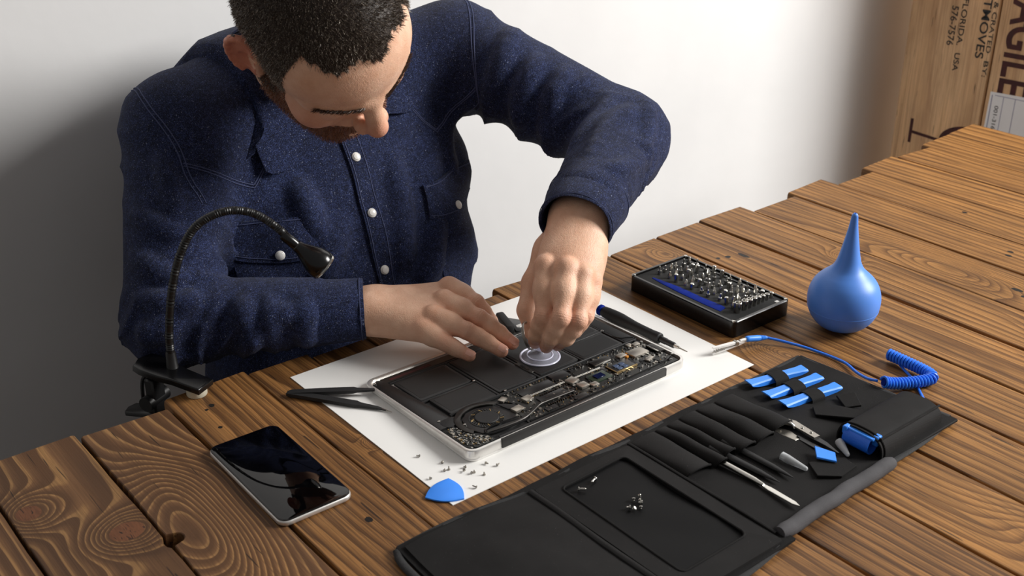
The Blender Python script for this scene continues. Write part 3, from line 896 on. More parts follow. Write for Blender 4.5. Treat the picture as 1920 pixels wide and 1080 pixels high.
# ------------------------------------------------------------------ loose screws on the paper
def screw_mesh(L, r, hr, hh_, M4, n=10):
    return MB().lathe([(0.0002, 0), (r * 0.6, 0.0002), (r, 0.0008), (r, L * 0.25), (r * 0.85, L * 0.3), (r, L * 0.38), (r * 0.85, L * 0.46), (r, L * 0.54), (r * 0.85, L * 0.62), (r, L * 0.7), (r, L - hh_), (hr, L - hh_), (hr, L - hh_ * 0.3), (hr * 0.6, L), (hr * 0.55, L - 0.0003), (0.0002, L - 0.0004)], n, M4)
rs_ = random.Random(11)
scr = [(521, 794), (537, 771), (530, 759), (533, 757), (511, 757), (545, 750), (541, 743), (544, 737), (549, 738), (554, 729), (576, 733), (567, 739), (533, 720)]
for i, (x, y) in enumerate(scr):
    L = rs_.uniform(0.0030, 0.0048)
    stand = rs_.random() < 0.45
    a = rs_.uniform(0, 2 * PI)
    if stand:
        m4 = Matrix.Translation((x / 1000, y / 1000, PZ + L + 0.0001)) @ Matrix.Rotation(PI, 4, 'X')
    else:
        m4 = zframe((x / 1000, y / 1000, PZ + 0.0016), (math.cos(a), math.sin(a), -0.18))
    mb = screw_mesh(L, 0.0007, 0.0015, 0.0009, m4)
    lo_z = min(p[2] for p in mb.v)
    mb.v = [(p[0], p[1], p[2] - lo_z + PZ + 0.00005) for p in mb.v]
    solo('screw', mb, 'steel_dull', 'tiny case screw lying on the white paper near the blue pick', 'screw', 'tiny screws strewn on the paper')
# ------------------------------------------------------------------ black tool with half-oval blade behind the laptop
ot = thing('scraper_tool', (0.766, 0.946, PZ), 'small black scraper tool with half-oval blade beyond the laptop', 'scraper')
bl = [(0.7470, 0.9540), (0.7560, 0.9380), (0.7700, 0.9270), (0.7760, 0.9330), (0.7800, 0.9420), (0.7770, 0.9530), (0.7660, 0.9600)]
hm_ = frame((0.7530, 0.9470, 0.0125), (0.10, 0.36, 0.02))
part('handle', MB().box((0, 0, 0), (0.036, 0.0105, 0.0115), hm_, 0.0028, 2), 'black_matte', ot)
part('handle_inset', MB().box((0, -0.0052, 0.0005), (0.026, 0.0012, 0.0062), hm_, 0.0005), 'black_gloss', ot)
half = [(0.018 * math.cos(a), 0.034 * math.sin(a)) for a in [PI * k / 20 for k in range(21)]]
fm = frame((0.7600, 0.9445, 0.0080), (0.13, 0.36, 0.0), (0.25, -0.1, 1))
hp = [(x, -y) for x, y in half]
part('blade', MB().prism(hp[::-1], 0, 0.0014, 0.0004, 2, fm), 'black_plastic', ot)
part('foot', MB().b2((0.747, 0.935, PZ), (0.763, 0.957, 0.0085), None, 0.001), 'black_plastic', ot)
# ------------------------------------------------------------------ clamp lamp with gooseneck
lamp = thing('clamp_lamp', (0.400, 1.045, 0), 'black gooseneck lamp clamped to the bench edge beside the man', 'lamp')
neck = spline([(0.3985, 1.074, 0.030), (0.399, 1.071, 0.064), (0.406, 1.065, 0.114), (0.419, 1.060, 0.155), (0.436, 1.052, 0.183), (0.461, 1.039, 0.196), (0.485, 1.026, 0.193), (0.503, 1.011, 0.178), (0.517, 1.001, 0.158)], 26)
rr_ = [0.0043 + 0.00045 * math.sin(i * PI * 0.9) for i in range(len(neck))]
part('gooseneck', MB().tube([tuple(p) for p in neck], rr_, 14), 'black_plastic', lamp)
e0 = neck[-1]; ed = (neck[-1] - neck[-3]).normalized()
hm2 = zframe(e0 - ed * 0.004, ed + Vector((0.12, -0.06, 0.02))) @ Matrix.Scale(0.001, 4)
part('sleeve', MB().lathe([(4.6, -12), (5.6, -10), (5.8, 4), (5.2, 7)], 20, hm2), 'black_gloss', lamp)
part('lamp_head', MB().lathe([(4.0, 5), (6.2, 7), (7.0, 12), (10.5, 20), (14.5, 29), (16.2, 36), (16.0, 41), (14.6, 44), (13.2, 43.2), (12.5, 36), (2, 30)], 36, hm2), 'black_gloss', lamp)
part('lamp_ring', MB().lathe([(15.4, 42), (15.9, 43.5), (15.2, 44.6), (14.0, 44.4)], 36, hm2, cap=False), 'steel', lamp)
part('lens', MB().lathe([(13.4, 41), (13.4, 43.0), (6, 44.2), (0.4, 44.5)], 28, hm2), 'tip_clear', lamp)
# clamp: upper jaw plate, lower jaw, spring and pad
jm = frame((0.398, 1.060, 0.0), (0.045, -0.083, 0.0))
jt = jm @ Matrix.Translation((0.034, 0, 0.0085)) @ Matrix.Rotation(R(9), 4, 'Y') @ Matrix.Translation((-0.034, 0, -0.0085))
part('upper_jaw', MB().prism([(-0.048, -0.015), (-0.038, -0.0175), (-0.015, -0.0165), (0.0, -0.0135), (0.030, -0.0125), (0.0345, -0.0125), (0.0345, 0.0125), (0.030, 0.0125), (0.0, 0.0135), (-0.015, 0.0165), (-0.038, 0.0175), (-0.048, 0.015), (-0.053, 0.0)], 0.0085, 0.0155, 0.0018, 3, jt), 'black_gloss', lamp)
part('neck_socket', MB().lathe([(8.5, 14), (8.5, 18), (6.4, 21), (5.4, 40), (4.6, 42)], 24, Matrix.Translation((0.3985, 1.074, 0)) @ Matrix.Scale(0.001, 4)), 'black_plastic', lamp)
part('rubber_pad', MB().lathe([(10.5, 0.4), (11.0, 1.4), (10.8, 7.6), (9.5, 8.6)], 28, jm @ Matrix.Translation((0.022, 0, 0)) @ Matrix.Scale(0.001, 4)), 'rubber_clear', lamp, 'pale translucent rubber pad')
part('lower_jaw', MB().prism([(-0.052, -0.012), (-0.046, -0.014), (-0.010, -0.012), (0.03, -0.010), (0.034, 0.0), (0.03, 0.010), (-0.010, 0.012), (-0.046, 0.014), (-0.052, 0.012)], -0.0545, -0.0475, 0.002, 2, jm @ Matrix.Rotation(R(4), 4, 'Y')), 'black_gloss', lamp)
part('spring_barrel', MB().tube([tuple(jm @ Vector((-0.036, -0.016, -0.018))), tuple(jm @ Vector((-0.036, 0.016, -0.018)))], 0.0085, 18), 'black_plastic', lamp)
part('jaw_post', MB().box((-0.034, 0, -0.020), (0.012, 0.020, 0.060), jm, 0.002), 'black_plastic', lamp)
part('lower_lever', MB().prism([(-0.078, -0.010), (-0.036, -0.012), (-0.036, 0.012), (-0.078, 0.010), (-0.082, 0)], -0.030, -0.024, 0.002, 2, jm @ Matrix.Rotation(R(-10), 4, 'Y')), 'black_gloss', lamp)
part('power_cord', MB().tube(spline([tuple(jm @ Vector((-0.046, 0.004, 0.010))), tuple(jm @ Vector((-0.056, 0.004, -0.02))), tuple(jm @ Vector((-0.058, 0.006, -0.15))), tuple(jm @ Vector((-0.06, 0.012, -0.5))), tuple(jm @ Vector((-0.05, 0.05, -0.746)))], 8), 0.0022, 8), 'black_plastic', lamp)
# ------------------------------------------------------------------ blue rubber blower
blw = thing('rubber_blower', (1.075, 0.722, 0), 'blue rubber bulb blower standing upright with a pointed nozzle', 'blower')
bmx = Matrix.Translation((1.0710, 0.7080, 0)) @ Matrix.Scale(0.001, 4)
prof = [(0.5, 0.0), (14, 0.2), (20, 1.8), (29, 7.5), (36.5, 17), (40.8, 28), (42, 39), (40.6, 50), (36.6, 60), (30.5, 68.5), (24, 75), (18.6, 81), (14.6, 89), (12.0, 99), (9.8, 111), (7.6, 124), (5.6, 137), (4.2, 149), (3.5, 155), (2.4, 157), (1.3, 157.4), (1.2, 150)]
pp = spline([(r_, 0, z * (0.97 if z < 60 else 1.0) - (0 if z < 60 else (z - 60) * 0.115 + 1.8)) for r_, z in prof], 4)
part('bulb', MB().lathe([(max(0.3, p.x), p.z) for p in pp], 64, bmx), 'blue_rubber', blw)
part('mould_line', MB().lathe([(40.3, 26.0), (41.15, 27.2), (41.0, 28.4)], 64, bmx, cap=False), 'blue_rubber', blw)
# ------------------------------------------------------------------ screwdriver bit case
TX, TY = 0.956, 0.776
case_ = thing('bit_case', (TX + 0.043, TY + 0.078, 0), 'open black plastic bit case filled with steel driver bits', 'bit case')
c0 = rrect(TX - 0.008, TY - 0.009, TX + 0.094, TY + 0.164, 0.007, 5)
ci = rrect(TX - 0.004, TY - 0.005, TX + 0.090, TY + 0.160, 0.005, 5)
CT = 0.0208
def shell(mb):
    n = len(c0)
    rings = [[(x, y, 0.0004) for x, y in c0], [(x, y, CT - 0.001) for x, y in c0], [(x + (ci[i][0] - x) * .25, y + (ci[i][1] - y) * .25, CT) for i, (x, y) in enumerate(c0)], [(x, y, CT) for x, y in ci], [(x, y, CT - 0.0035) for x, y in ci]]
    vs = []; fs = []
    for r_ in rings: vs += r_
    for k in range(len(rings) - 1):
        for i in range(n):
            j = (i + 1) % n
            fs.append((k * n + i, k * n + j, (k + 1) * n + j, (k + 1) * n + i))
    fs.append(tuple(range(n))[::-1]); fs.append(tuple((len(rings) - 1) * n + i for i in range(n)))
    return mb.add(vs, fs)
part('shell', shell(MB()), 'black_gloss', case_)
part('foam_insert', MB().prism(rrect(TX - 0.0035, TY - 0.0045, TX + 0.0895, TY + 0.1595, 0.005, 5), CT - 0.0045, CT - 0.0022, 0.0006), 'black_foam', case_)
part('side_rail', MB().b2((TX + 0.082, TY + 0.008, CT - 0.003), (TX + 0.0845, TY + 0.152, CT - 0.0008), None, 0.0006), 'black_gloss', case_)
for (u, v) in ((-4, -5), (90, -5), (-4, 160), (90, 160)):
    part('corner_magnet', MB().lathe([(0.0026, CT - 0.002), (0.0026, CT + 0.0003), (0.0020, CT + 0.0007)], 14, Matrix.Translation((TX + u / 1000, TY + v / 1000, 0))), 'steel', case_)
blue_in = [(5.5, 24), (18, 26.5), (19.5, 34), (17.5, 60), (17.8, 100), (15.5, 122), (12.5, 142), (9.5, 142), (7.0, 122), (5.0, 90), (4.6, 50)]
part('blue_handle_tray', MB().prism([(TX + u / 1000, TY + v / 1000) for u, v in blue_in], CT - 0.0040, CT - 0.0016, 0.0008, 2), 'blue_deep', case_, 'long dark blue driver handle recessed in the foam')
part('white_mark', MB().box((TX + 0.079, TY - 0.0005, CT - 0.0020), (0.005, 0.004, 0.0006), Matrix.Identity(4)), 'pearl', case_)
rb = random.Random(5)
def bit_mesh(kind, L):
    if kind == 0: pr = [(2.0, -4), (2.0, L * 0.55), (1.3, L * 0.7), (1.0, L - 0.6), (0.4, L)]
    elif kind == 1: pr = [(2.0, -4), (2.0, L * 0.5), (1.0, L * 0.58), (0.75, L), (0.2, L + 0.1)]
    else: pr = [(2.1, -4), (2.1, L - 0.5), (1.7, L), (0.3, L)]
    return MB().lathe([(a * 0.00125, b * 0.0011) for a, b in pr], 8)
bit_data = {}
ncol, nrow = 6, 9
for r_ in range(nrow):
    for c in range(ncol):
        kind = rb.choice([0, 0, 1, 1, 2]); Lb = rb.choice([8, 9.5, 11])
        key = (kind, Lb)
        if key not in bit_data:
            me_ = mesh_of('driver_bit', bit_mesh(kind, Lb)); me_.materials.append(M['steel']); bit_data[key] = me_
        u = 25.5 + c * 10.2 + (2.5 if r_ % 2 else 0) + rb.uniform(-1, 1); v = 31 + r_ * 14.0 + rb.uniform(-2, 2)
        if u > 80: continue
        o = bpy.data.objects.new('driver_bit', bit_data[key])
        COL.objects.link(o)
        o.location = (TX + u / 1000, TY + v / 1000, CT - 0.0030)
        o.rotation_euler = (rb.uniform(-.12, .12), rb.uniform(-.12, .12), rb.uniform(0, 3))
        o['label'] = 'short steel driver bit standing in the open black bit case'
        o['category'] = 'driver bit'; o['group'] = 'driver bits in the bit case'
for i, u in enumerate((21, 33, 41.5, 50, 58, 66, 74, 82)):
    r0 = 4.6 - 0.3 * i
    hgt = 12.5 - 0.7 * i
    o = solo('nut_socket', MB().lathe([(r0, -3), (r0, hgt - 0.5), (r0 - 0.4, hgt), (r0 - 1.2, hgt), (r0 - 1.5, hgt - 0.6), (r0 - 1.7, hgt - 5), (0.3, hgt - 5)], 24, Matrix.Translation((TX + u / 1000, TY + 0.011, CT - 0.0022)) @ Matrix.Scale(0.001, 4)), 'steel', ['largest', 'second largest', 'third largest', 'fourth largest', 'fourth smallest', 'third smallest', 'second smallest', 'smallest'][i] + ' hollow steel nut socket in the front row of the bit case', 'nut socket', 'nut sockets in the bit case')
    if i < 7:
        u2 = u + 4
        o = bpy.data.objects.new('driver_bit', bit_data[sorted(bit_data)[i % len(bit_data)]])
        COL.objects.link(o)
        o.location = (TX + u2 / 1000, TY + 0.0215, CT - 0.0030)
        o.rotation_euler = (rb.uniform(-.1, .1), rb.uniform(-.1, .1), 0)
        o['label'] = 'short steel driver bit standing in the open black bit case'
        o['category'] = 'driver bit'; o['group'] = 'driver bits in the bit case'
# ------------------------------------------------------------------ black fabric tool roll
roll = thing('tool_roll', (0.70, 0.58, 0), 'unrolled black fabric tool roll with pockets in front of the paper', 'tool roll')
def rz(x, y):
    return 0.0034 + 0.0009 * math.sin(x * 40 + y * 11) + 0.0007 * math.sin(x * 17 - y * 55 + 1.0) + 0.0005 * math.sin(x * 95 + y * 60)
def sheet(poly_fn, nu, nv, th=0.0016, zf=rz, off=0.0):
    """cloth panel: poly_fn(u, v) -> x, y ; follows the roll surface"""
    vs = []; fs = []
    for i in range(nu):
        for j in range(nv):
            x, y = poly_fn(i / (nu - 1), j / (nv - 1))
            vs.append((x, y, zf(x, y) + off + th))
    n = nu * nv
    vs += [(x, y, max(0.0003, z - th)) for x, y, z in vs[:n]]
    for i in range(nu - 1):
        for j in range(nv - 1):
            a, b, c, d = i * nv + j, i * nv + j + 1, (i + 1) * nv + j + 1, (i + 1) * nv + j
            fs += [(a, d, c, b), (n + a, n + b, n + c, n + d)]
    rim = [i * nv for i in range(nu)] + [(nu - 1) * nv + j for j in range(1, nv)] + [i * nv + nv - 1 for i in range(nu - 2, -1, -1)] + [j for j in range(nv - 2, 0, -1)]
    for k in range(len(rim)):
        a, b = rim[k], rim[(k + 1) % len(rim)]
        fs.append((a, n + a, n + b, b))
    return MB().add(vs, fs)
def quad(p00, p10, p11, p01):
    def f(u, v):
        a = [p00[k] * (1 - u) + p10[k] * u for k in (0, 1)]
        b = [p01[k] * (1 - u) + p11[k] * u for k in (0, 1)]
        return (a[0] * (1 - v) + b[0] * v, a[1] * (1 - v) + b[1] * v)
    return f
part('backing', sheet(quad((0.417, 0.476), (0.700, 0.478), (0.700, 0.686), (0.425, 0.685)), 30, 14, 0.0028), 'nylon', roll)
part('backing', sheet(quad((0.6995, 0.490), (0.980, 0.504), (0.968, 0.685), (0.6995, 0.686)), 30, 14, 0.0028), 'nylon', roll)
def binding(pts, r=0.0042, flat=0.55):
    q = spline([(x, y, rz(x, y) + 0.0005) for x, y in pts], 8) if len(pts) > 2 else [Vector((lerp2(pts, t)[0], lerp2(pts, t)[1], rz(*lerp2(pts, t)) + 0.0005)) for t in [k / 12 for k in range(13)]]
    q = [Vector((p.x, p.y, max(p.z, r * flat + 0.0002))) for p in q]
    part('edge_binding', MB().tube([tuple(p) for p in q], r, 10, flat=flat, up=(0, 0, 1)), 'binding', roll)
def lerp2(pts, t): return (pts[0][0] + (pts[1][0] - pts[0][0]) * t, pts[0][1] + (pts[1][1] - pts[0][1]) * t)
binding([(0.428, 0.6835), (0.47, 0.6850), (0.51, 0.6838), (0.56, 0.6795), (0.60, 0.6792), (0.65, 0.6822), (0.70, 0.6810), (0.75, 0.6842), (0.80, 0.6828), (0.85, 0.6855), (0.90, 0.6845), (0.966, 0.6850)])
binding([(0.9665, 0.685), (0.969, 0.65), (0.972, 0.61), (0.976, 0.565), (0.983, 0.508)])
binding([(0.982, 0.506), (0.93, 0.500), (0.87, 0.497)], 0.0036)
binding([(0.425, 0.683), (0.4185, 0.66), (0.417, 0.58), (0.417, 0.48)])
binding([(0.418, 0.478), (0.52, 0.477), (0.62, 0.4765), (0.70, 0.484)])
# left flap and window pocket
part('left_flap', sheet(quad((0.423, 0.484), (0.562, 0.482), (0.562, 0.676), (0.430, 0.679)), 18, 18, 0.0016, lambda x, y: rz(x, y) + 0.0028 + 0.0028 * math.sin(PI * min(1, max(0, (x - 0.423) / 0.139)))), 'nylon_smooth', roll)
part('fold_ridge', MB().tube([(0.5655 + 0.0008 * math.sin(y * 60), y, rz(0.565, y) + 0.0040) for y in [0.482 + 0.0193 * k for k in range(11)]], 0.0038, 10, flat=0.7, up=(0, 0, 1)), 'nylon_smooth', roll)
pz_ = 0.0030
wo = rrect(0.5700, 0.4820, 0.6880, 0.6740, 0.003, 5); wi = rrect(0.5890, 0.5060, 0.6690, 0.6590, 0.006, 5)
def ringpanel(o_, i_, z, th):
    n = len(o_)
    vs = [(x, y, rz(x, y) + z + th) for x, y in o_] + [(x, y, rz(x, y) + z + th + 0.0006) for x, y in i_] + [(x, y, rz(x, y) + z - 0.0015) for x, y in i_] + [(x, y, rz(x, y) + z - 0.0015) for x, y in o_]
    fs = []
    for k in range(4):
        for i in range(n):
            j = (i + 1) % n
            a, b = k * n, ((k + 1) % 4) * n
            fs.append((a + i, a + j, b + j, b + i))
    return MB().add(vs, fs)
part('window_frame', ringpanel(wo, wi, pz_, 0.0018), 'nylon_smooth', roll)
part('window_film', sheet(quad((0.586, 0.503), (0.672, 0.503), (0.672, 0.662), (0.586, 0.662)), 8, 10, 0.0006, lambda x, y: rz(x, y) + 0.0026), 'mesh_window', roll, 'dark glossy window pocket')
part('window_piping', MB().tube([(x, y, rz(x, y) + pz_ + 0.0024) for x, y in wi], 0.0011, 8, closed=True), 'nylon', roll)
part('panel_seam', MB().tube([(0.6905, y, rz(0.69, y) + 0.0045) for y in [0.492 + 0.0183 * k for k in range(11)]], 0.0020, 8, flat=0.8), 'nylon', roll)
# tube pockets
TUB = [(0.6925, 0.7265, 0.0085), (0.7285, 0.7430, 0.0092), (0.7450, 0.7605, 0.0092), (0.7625, 0.7855, 0.0095), (0.7875, 0.8130, 0.0095), (0.8150, 0.8440, 0.0095)]
def pocket(x0, x1, hgt, k):
    rr = random.Random(k)
    nu, nv = 15, 12
    y1, y0 = 0.676, 0.598 + rr.uniform(-0.003, 0.003)
    vs = []; fs = []
    for j in range(nv):
        v = j / (nv - 1)
        y = y0 + (y1 - y0) * v
        hh_ = hgt * (1 - v ** 3 * 0.85) * (1 + 0.10 * math.sin(v * 9 + k))
        for i in range(nu):
            a = PI * i / (nu - 1)
            x = (x0 + x1) / 2 - (x1 - x0) / 2 * math.cos(a)
            z = rz(x, y) + 0.0028 + hh_ * math.sin(a) ** 0.8
            vs.append((x, y - 0.004 * math.sin(a) * (1 - v), z))
    n = len(vs)
    vs += [(x, y, z - 0.0012) for x, y, z in vs[:n]]
    for j in range(nv - 1):
        for i in range(nu - 1):
            a, b, c, d = j * nu + i, j * nu + i + 1, (j + 1) * nu + i + 1, (j + 1) * nu + i
            fs += [(a, b, c, d), (n + d, n + c, n + b, n + a)]
    for i in range(nu - 1):
        fs.append((i + 1, i, n + i, n + i + 1))
        e = (nv - 1) * nu
        fs.append((e + i, e + i + 1, n + e + i + 1, n + e + i))
    o = part('tube_pocket', MB().add(vs, fs), 'nylon_smooth', roll, angle=60)
    hem = [(p[0], p[1] + 0.0005, p[2]) for p in vs[:nu]]
    part('pocket_hem', MB().tube(hem, 0.0009, 6), 'nylon', o)
for k, (a, b, h_) in enumerate(TUB):
    pocket(a, b, h_, k)
# rounded grey edge flap
gp_ = []
for k in range(25):
    t = k / 24
    x = 0.8640 - 0.170 * t
    gp_.append((x, 0.4940 - 0.004 * t * t + 0.0006 * math.sin(t * 20), 0.0075 + 0.0004 * math.sin(t * 33)))
part('grey_edge_flap', MB().tube(gp_, [0.0055] + [0.0074] * 23 + [0.0058], 14, flat=0.95, up=(0, 0, 1)), 'nylon_grey', roll, 'worn grey rounded edge flap')
# side pouch
def pouch_sec(x, grow=0.0):
    t = (x - 0.860) / 0.112
    yc = 0.5295 + 0.004 * t; hw_ = 0.0265 + grow; hh_ = (0.0235 - 0.004 * t) + grow
    pts = []
    for k in range(21):
        a = PI * k / 20
        yy = yc + hw_ * (abs(math.cos(a)) ** 0.72) * (1 if math.cos(a) > 0 else -1)
        zz = 0.0048 + hh_ * (math.sin(a) ** 0.62)
        pts.append((x, yy, zz))
    return pts
secs = [0.860, 0.864, 0.88, 0.90, 0.92, 0.94, 0.958, 0.966]
vs = []; fs = []
for s_ in secs: vs += pouch_sec(s_)
n = len(vs)
for s_ in secs: vs += pouch_sec(s_, -0.0016)
for i in range(len(secs) - 1):
    for k in range(20):
        a, b, c, d = i * 21 + k, i * 21 + k + 1, (i + 1) * 21 + k + 1, (i + 1) * 21 + k
        fs += [(a, d, c, b), (n + a, n + b, n + c, n + d)]
for k in range(20):
    fs.append((k, k + 1, n + k + 1, n + k))
e = (len(secs) - 1) * 21
fs.append(tuple(e + k for k in range(21))[::-1])
pouch = part('side_pouch', MB().add(vs, fs), 'nylon_smooth', roll, angle=55)
part('pouch_seam', MB().tube([(p[0] + 0.004, p[1], p[2] + 0.0002) for p in pouch_sec(0.860, 0.0004)], 0.0008, 6), 'nylon', pouch)
part('pouch_seam', MB().tube([(x, 0.5085 + 0.004 * (x - 0.86) / 0.112, 0.0265 - 0.004 * (x - 0.86) / 0.112) for x in [0.862 + 0.0105 * k for k in range(11)]], 0.0012, 6), 'nylon', pouch)
part('pouch_skirt', MB().b2((0.864, 0.4985, 0.0035), (0.984, 0.5080, 0.0070), None, 0.001), 'nylon', pouch)
# hook and loop straps
def lam(poly, z0, th, mat, name, label=None, tilt=None):
    mb = MB().prism(poly, z0, z0 + th, 0.0004, 1)
    if tilt:
        mb.v = [(x, y, z + tilt(x, y)) for x, y, z in mb.v]
    return part(name, mb, mat, roll, label)
lam([(0.8750, 0.5930), (0.8990, 0.5590), (0.9180, 0.5610), (0.9060, 0.5920), (0.8860, 0.6050)], 0.0066, 0.0022, 'nylon', 'fastening_strap', tilt=lambda x, y: 0.003 * max(0, (0.60 - y) / 0.04))
lam([(0.9115, 0.5830), (0.9240, 0.5730), (0.9370, 0.5910), (0.9210, 0.6020)], 0.0066, 0.0020, 'nylon_smooth', 'fastening_strap', tilt=lambda x, y: 0.004 * max(0, (x - 0.911) / 0.02))
lam([(0.7890, 0.5240), (0.8060, 0.5090), (0.8310, 0.5110), (0.8340, 0.5260), (0.8180, 0.5390), (0.8000, 0.5430)], 0.0066, 0.0024, 'nylon', 'fastening_strap')
lam([(0.8080, 0.5400), (0.8190, 0.5250), (0.8290, 0.5345), (0.8205, 0.5525)], 0.0098, 0.0018, 'blue_plastic', 'blue_tongue', 'bright blue strap tongue', tilt=lambda x, y: 0.003 * max(0, (y - 0.525) / 0.028))
# elastic loops
BT = [((0.868, 0.676), (0.942, 0.660)), ((0.864, 0.6485), (0.941, 0.639)), ((0.863, 0.626), (0.940, 0.614))]
LPC = [(0.9050, 0.6675), (0.9030, 0.6435), (0.9040, 0.6195)]
for (a, b), lc in zip(BT, LPC):
    d = (Vector(b) - Vector(a)).normalized()
    s = Vector((-d.y, d.x))
    vs = []; fs = []
    nu = 13
    for q in (-1, 1):
        for k in range(nu):
            t = k / (nu - 1)
            an = PI * t
            y = -0.0105 * math.cos(an)
            z = 0.0052 + 0.0082 * (math.sin(an) ** 0.55)
            p = Vector(lc) + d * q * 0.0088 + s * y
            vs.append((p.x, p.y, z))
    n = len(vs)
    vs += [(x, y, z - 0.0010) for x, y, z in vs[:n]]
    for k in range(nu - 1):
        fs += [(k, nu + k, nu + k + 1, k + 1), (n + k, n + k + 1, n + nu + k + 1, n + nu + k)]
        fs += [(k, k + 1, n + k + 1, n + k), (nu + k, n + nu + k, n + nu + k + 1, nu + k + 1)]
    part('elastic_loop', MB().add(vs, fs), 'nylon', roll, angle=60)
# ------------------------------------------------------------------ blue opening levers in the loops
names = ['blue plastic opening lever in the loop nearest the paper', 'middle one of three blue plastic opening levers on the tool roll', 'blue plastic opening lever in the loop farthest from the paper']
def lever(a, b, label):
    a = Vector((a[0], a[1], 0)); b = Vector((b[0], b[1], 0))
    L = (b - a).length
    m = frame((a.x, a.y, 0.0058), (b - a))
    sec = [(0.0, 0.0150, 0.0052, 0.0066), (0.02, 0.0155, 0.0040, 0.0064), (0.12, 0.0130, 0.0014, 0.0060), (0.30, 0.0115, 0.0, 0.0062), (0.5, 0.0105, 0.0, 0.0064), (0.72, 0.0115, 0.0, 0.0062), (0.90, 0.0130, 0.0012, 0.0058), (0.98, 0.0152, 0.0036, 0.0060), (1.0, 0.0148, 0.0046, 0.0058)]
    vs = []; fs = []
    for t, w, zb, zt in sec:
        x = t * L
        vs += [(x, -w / 2, zb), (x, w / 2, zb), (x, w / 2 * 0.96, zt - 0.0012), (x, w / 2 * 0.72, zt), (x, -w / 2 * 0.72, zt), (x, -w / 2 * 0.96, zt - 0.0012)]
    for i in range(len(sec) - 1):
        for k in range(6):
            l = (k + 1) % 6
            fs.append((i * 6 + k, i * 6 + l, (i + 1) * 6 + l, (i + 1) * 6 + k))
    fs.append((5, 4, 3, 2, 1, 0)); e = (len(sec) - 1) * 6
    fs.append(tuple(e + k for k in range(6)))
    solo('opening_lever', MB().add(vs, fs, m), 'blue_plastic', label, 'opening lever', 'blue opening levers in the tool roll', angle=30)
for (a, b), nm in zip(BT, names):
    lever(a, b, nm)
# ------------------------------------------------------------------ hand tools in the tube pockets
SM = 0.001
pl = thing('reverse_tweezers', (0.833, 0.58, 0.006), 'silver cross-lock tweezers with black tips in the tube pocket beside the blue levers', 'tweezers')
ZT = 0.0105
part('upper_blade', MB().prism([(0.8250, 0.6060), (0.8265, 0.5985), (0.8330, 0.5990), (0.8370, 0.5930), (0.8355, 0.5640), (0.8420, 0.5630), (0.8455, 0.5950), (0.8400, 0.6080), (0.8330, 0.6300), (0.8260, 0.6300)][::-1], ZT, ZT + 0.0016, 0.0003, 1), 'steel_dull', pl)
part('lower_blade', MB().prism([(0.8220, 0.5760), (0.8290, 0.5750), (0.8320, 0.5900), (0.8280, 0.6030), (0.8240, 0.6280), (0.8200, 0.6280), (0.8190, 0.6000)][::-1][::-1], ZT - 0.004, ZT - 0.0024, 0.0003, 1), 'steel_dull', pl)
part('hook', MB().tube(spline([(0.8300, 0.6000, ZT + 0.0008), (0.8345, 0.5965, ZT + 0.004), (0.8375, 0.5920, ZT + 0.002), (0.8370, 0.5885, ZT - 0.001)], 6), 0.0022, 10, flat=0.5), 'steel', pl)
part('tip', MB().prism([(0.8345, 0.5700), (0.8345, 0.5500), (0.8330, 0.5340), (0.8345, 0.5330), (0.8405, 0.5520), (0.8425, 0.5700)], ZT - 0.0016, ZT - 0.0001, 0.0003, 1), 'black_plastic', pl)
part('tip', MB().prism([(0.8265, 0.5800), (0.8255, 0.5540), (0.8325, 0.5345), (0.8335, 0.5360), (0.8315, 0.5560), (0.8320, 0.5800)], ZT - 0.0042, ZT - 0.0024, 0.0003, 1), 'black_plastic', pl)
for y in (0.5825, 0.5715):
    part('rivet', MB().lathe([(0.0015, 0), (0.0016, 0.0006), (0.0009, 0.0010), (0.0008, 0.0005), (0.0001, 0.0005)], 14, Matrix.Translation((0.8400, y, ZT + 0.0016))), 'steel', pl)
def capcone(a, b, r0, r1, label):
    a, b = Vector(a), Vector(b)
    m = zframe(a, b - a)
    L = (b - a).length
    solo('tip_cap', MB().lathe([(r0 * 0.75, 0.003), (r0 * 0.8, 0), (r0, 0), (r0 * 1.02, L * 0.2), ((r0 + r1) / 2, L * 0.6), (r1, L - 0.001), (r1 * 0.6, L), (0.0002, L)], 20, m), 'tip_clear', label, 'cap')
capcone((0.7875, 0.5650, 0.0102), (0.7900, 0.5365, 0.0084), 0.0042, 0.0022, 'clear plastic tip cap lying on the tool roll below the tube pockets')
capcone((0.8500, 0.5455, 0.0105), (0.8395, 0.5265, 0.0085), 0.0042, 0.0021, 'smoky plastic tip cap lying beside the rolled blue strap')
ms = thing('metal_spudger', (0.737, 0.55, 0.006), 'thin steel prying tool with a flat blade sticking out of its pocket', 'prying tool')
part('shaft', MB().tube([(0.7358, 0.622, 0.0080), (0.7365, 0.598, 0.0088), (0.7375, 0.556, 0.0092), (0.7375, 0.545, 0.0092)], [0.0026, 0.0027, 0.0027, 0.0018], 14), 'steel', ms)
part('blade', MB().prism([(0.7362, 0.5480), (0.7345, 0.5380), (0.7348, 0.5100), (0.7375, 0.5030), (0.7400, 0.5100), (0.7402, 0.5380), (0.7388, 0.5480)], 0.0084, 0.0094, 0.0003, 1), 'steel', ms)
bs_lab = ['black plastic spudger with pointed end in the pocket next to the steel prying tool', 'longer black plastic spudger with pointed end in the wider pocket']
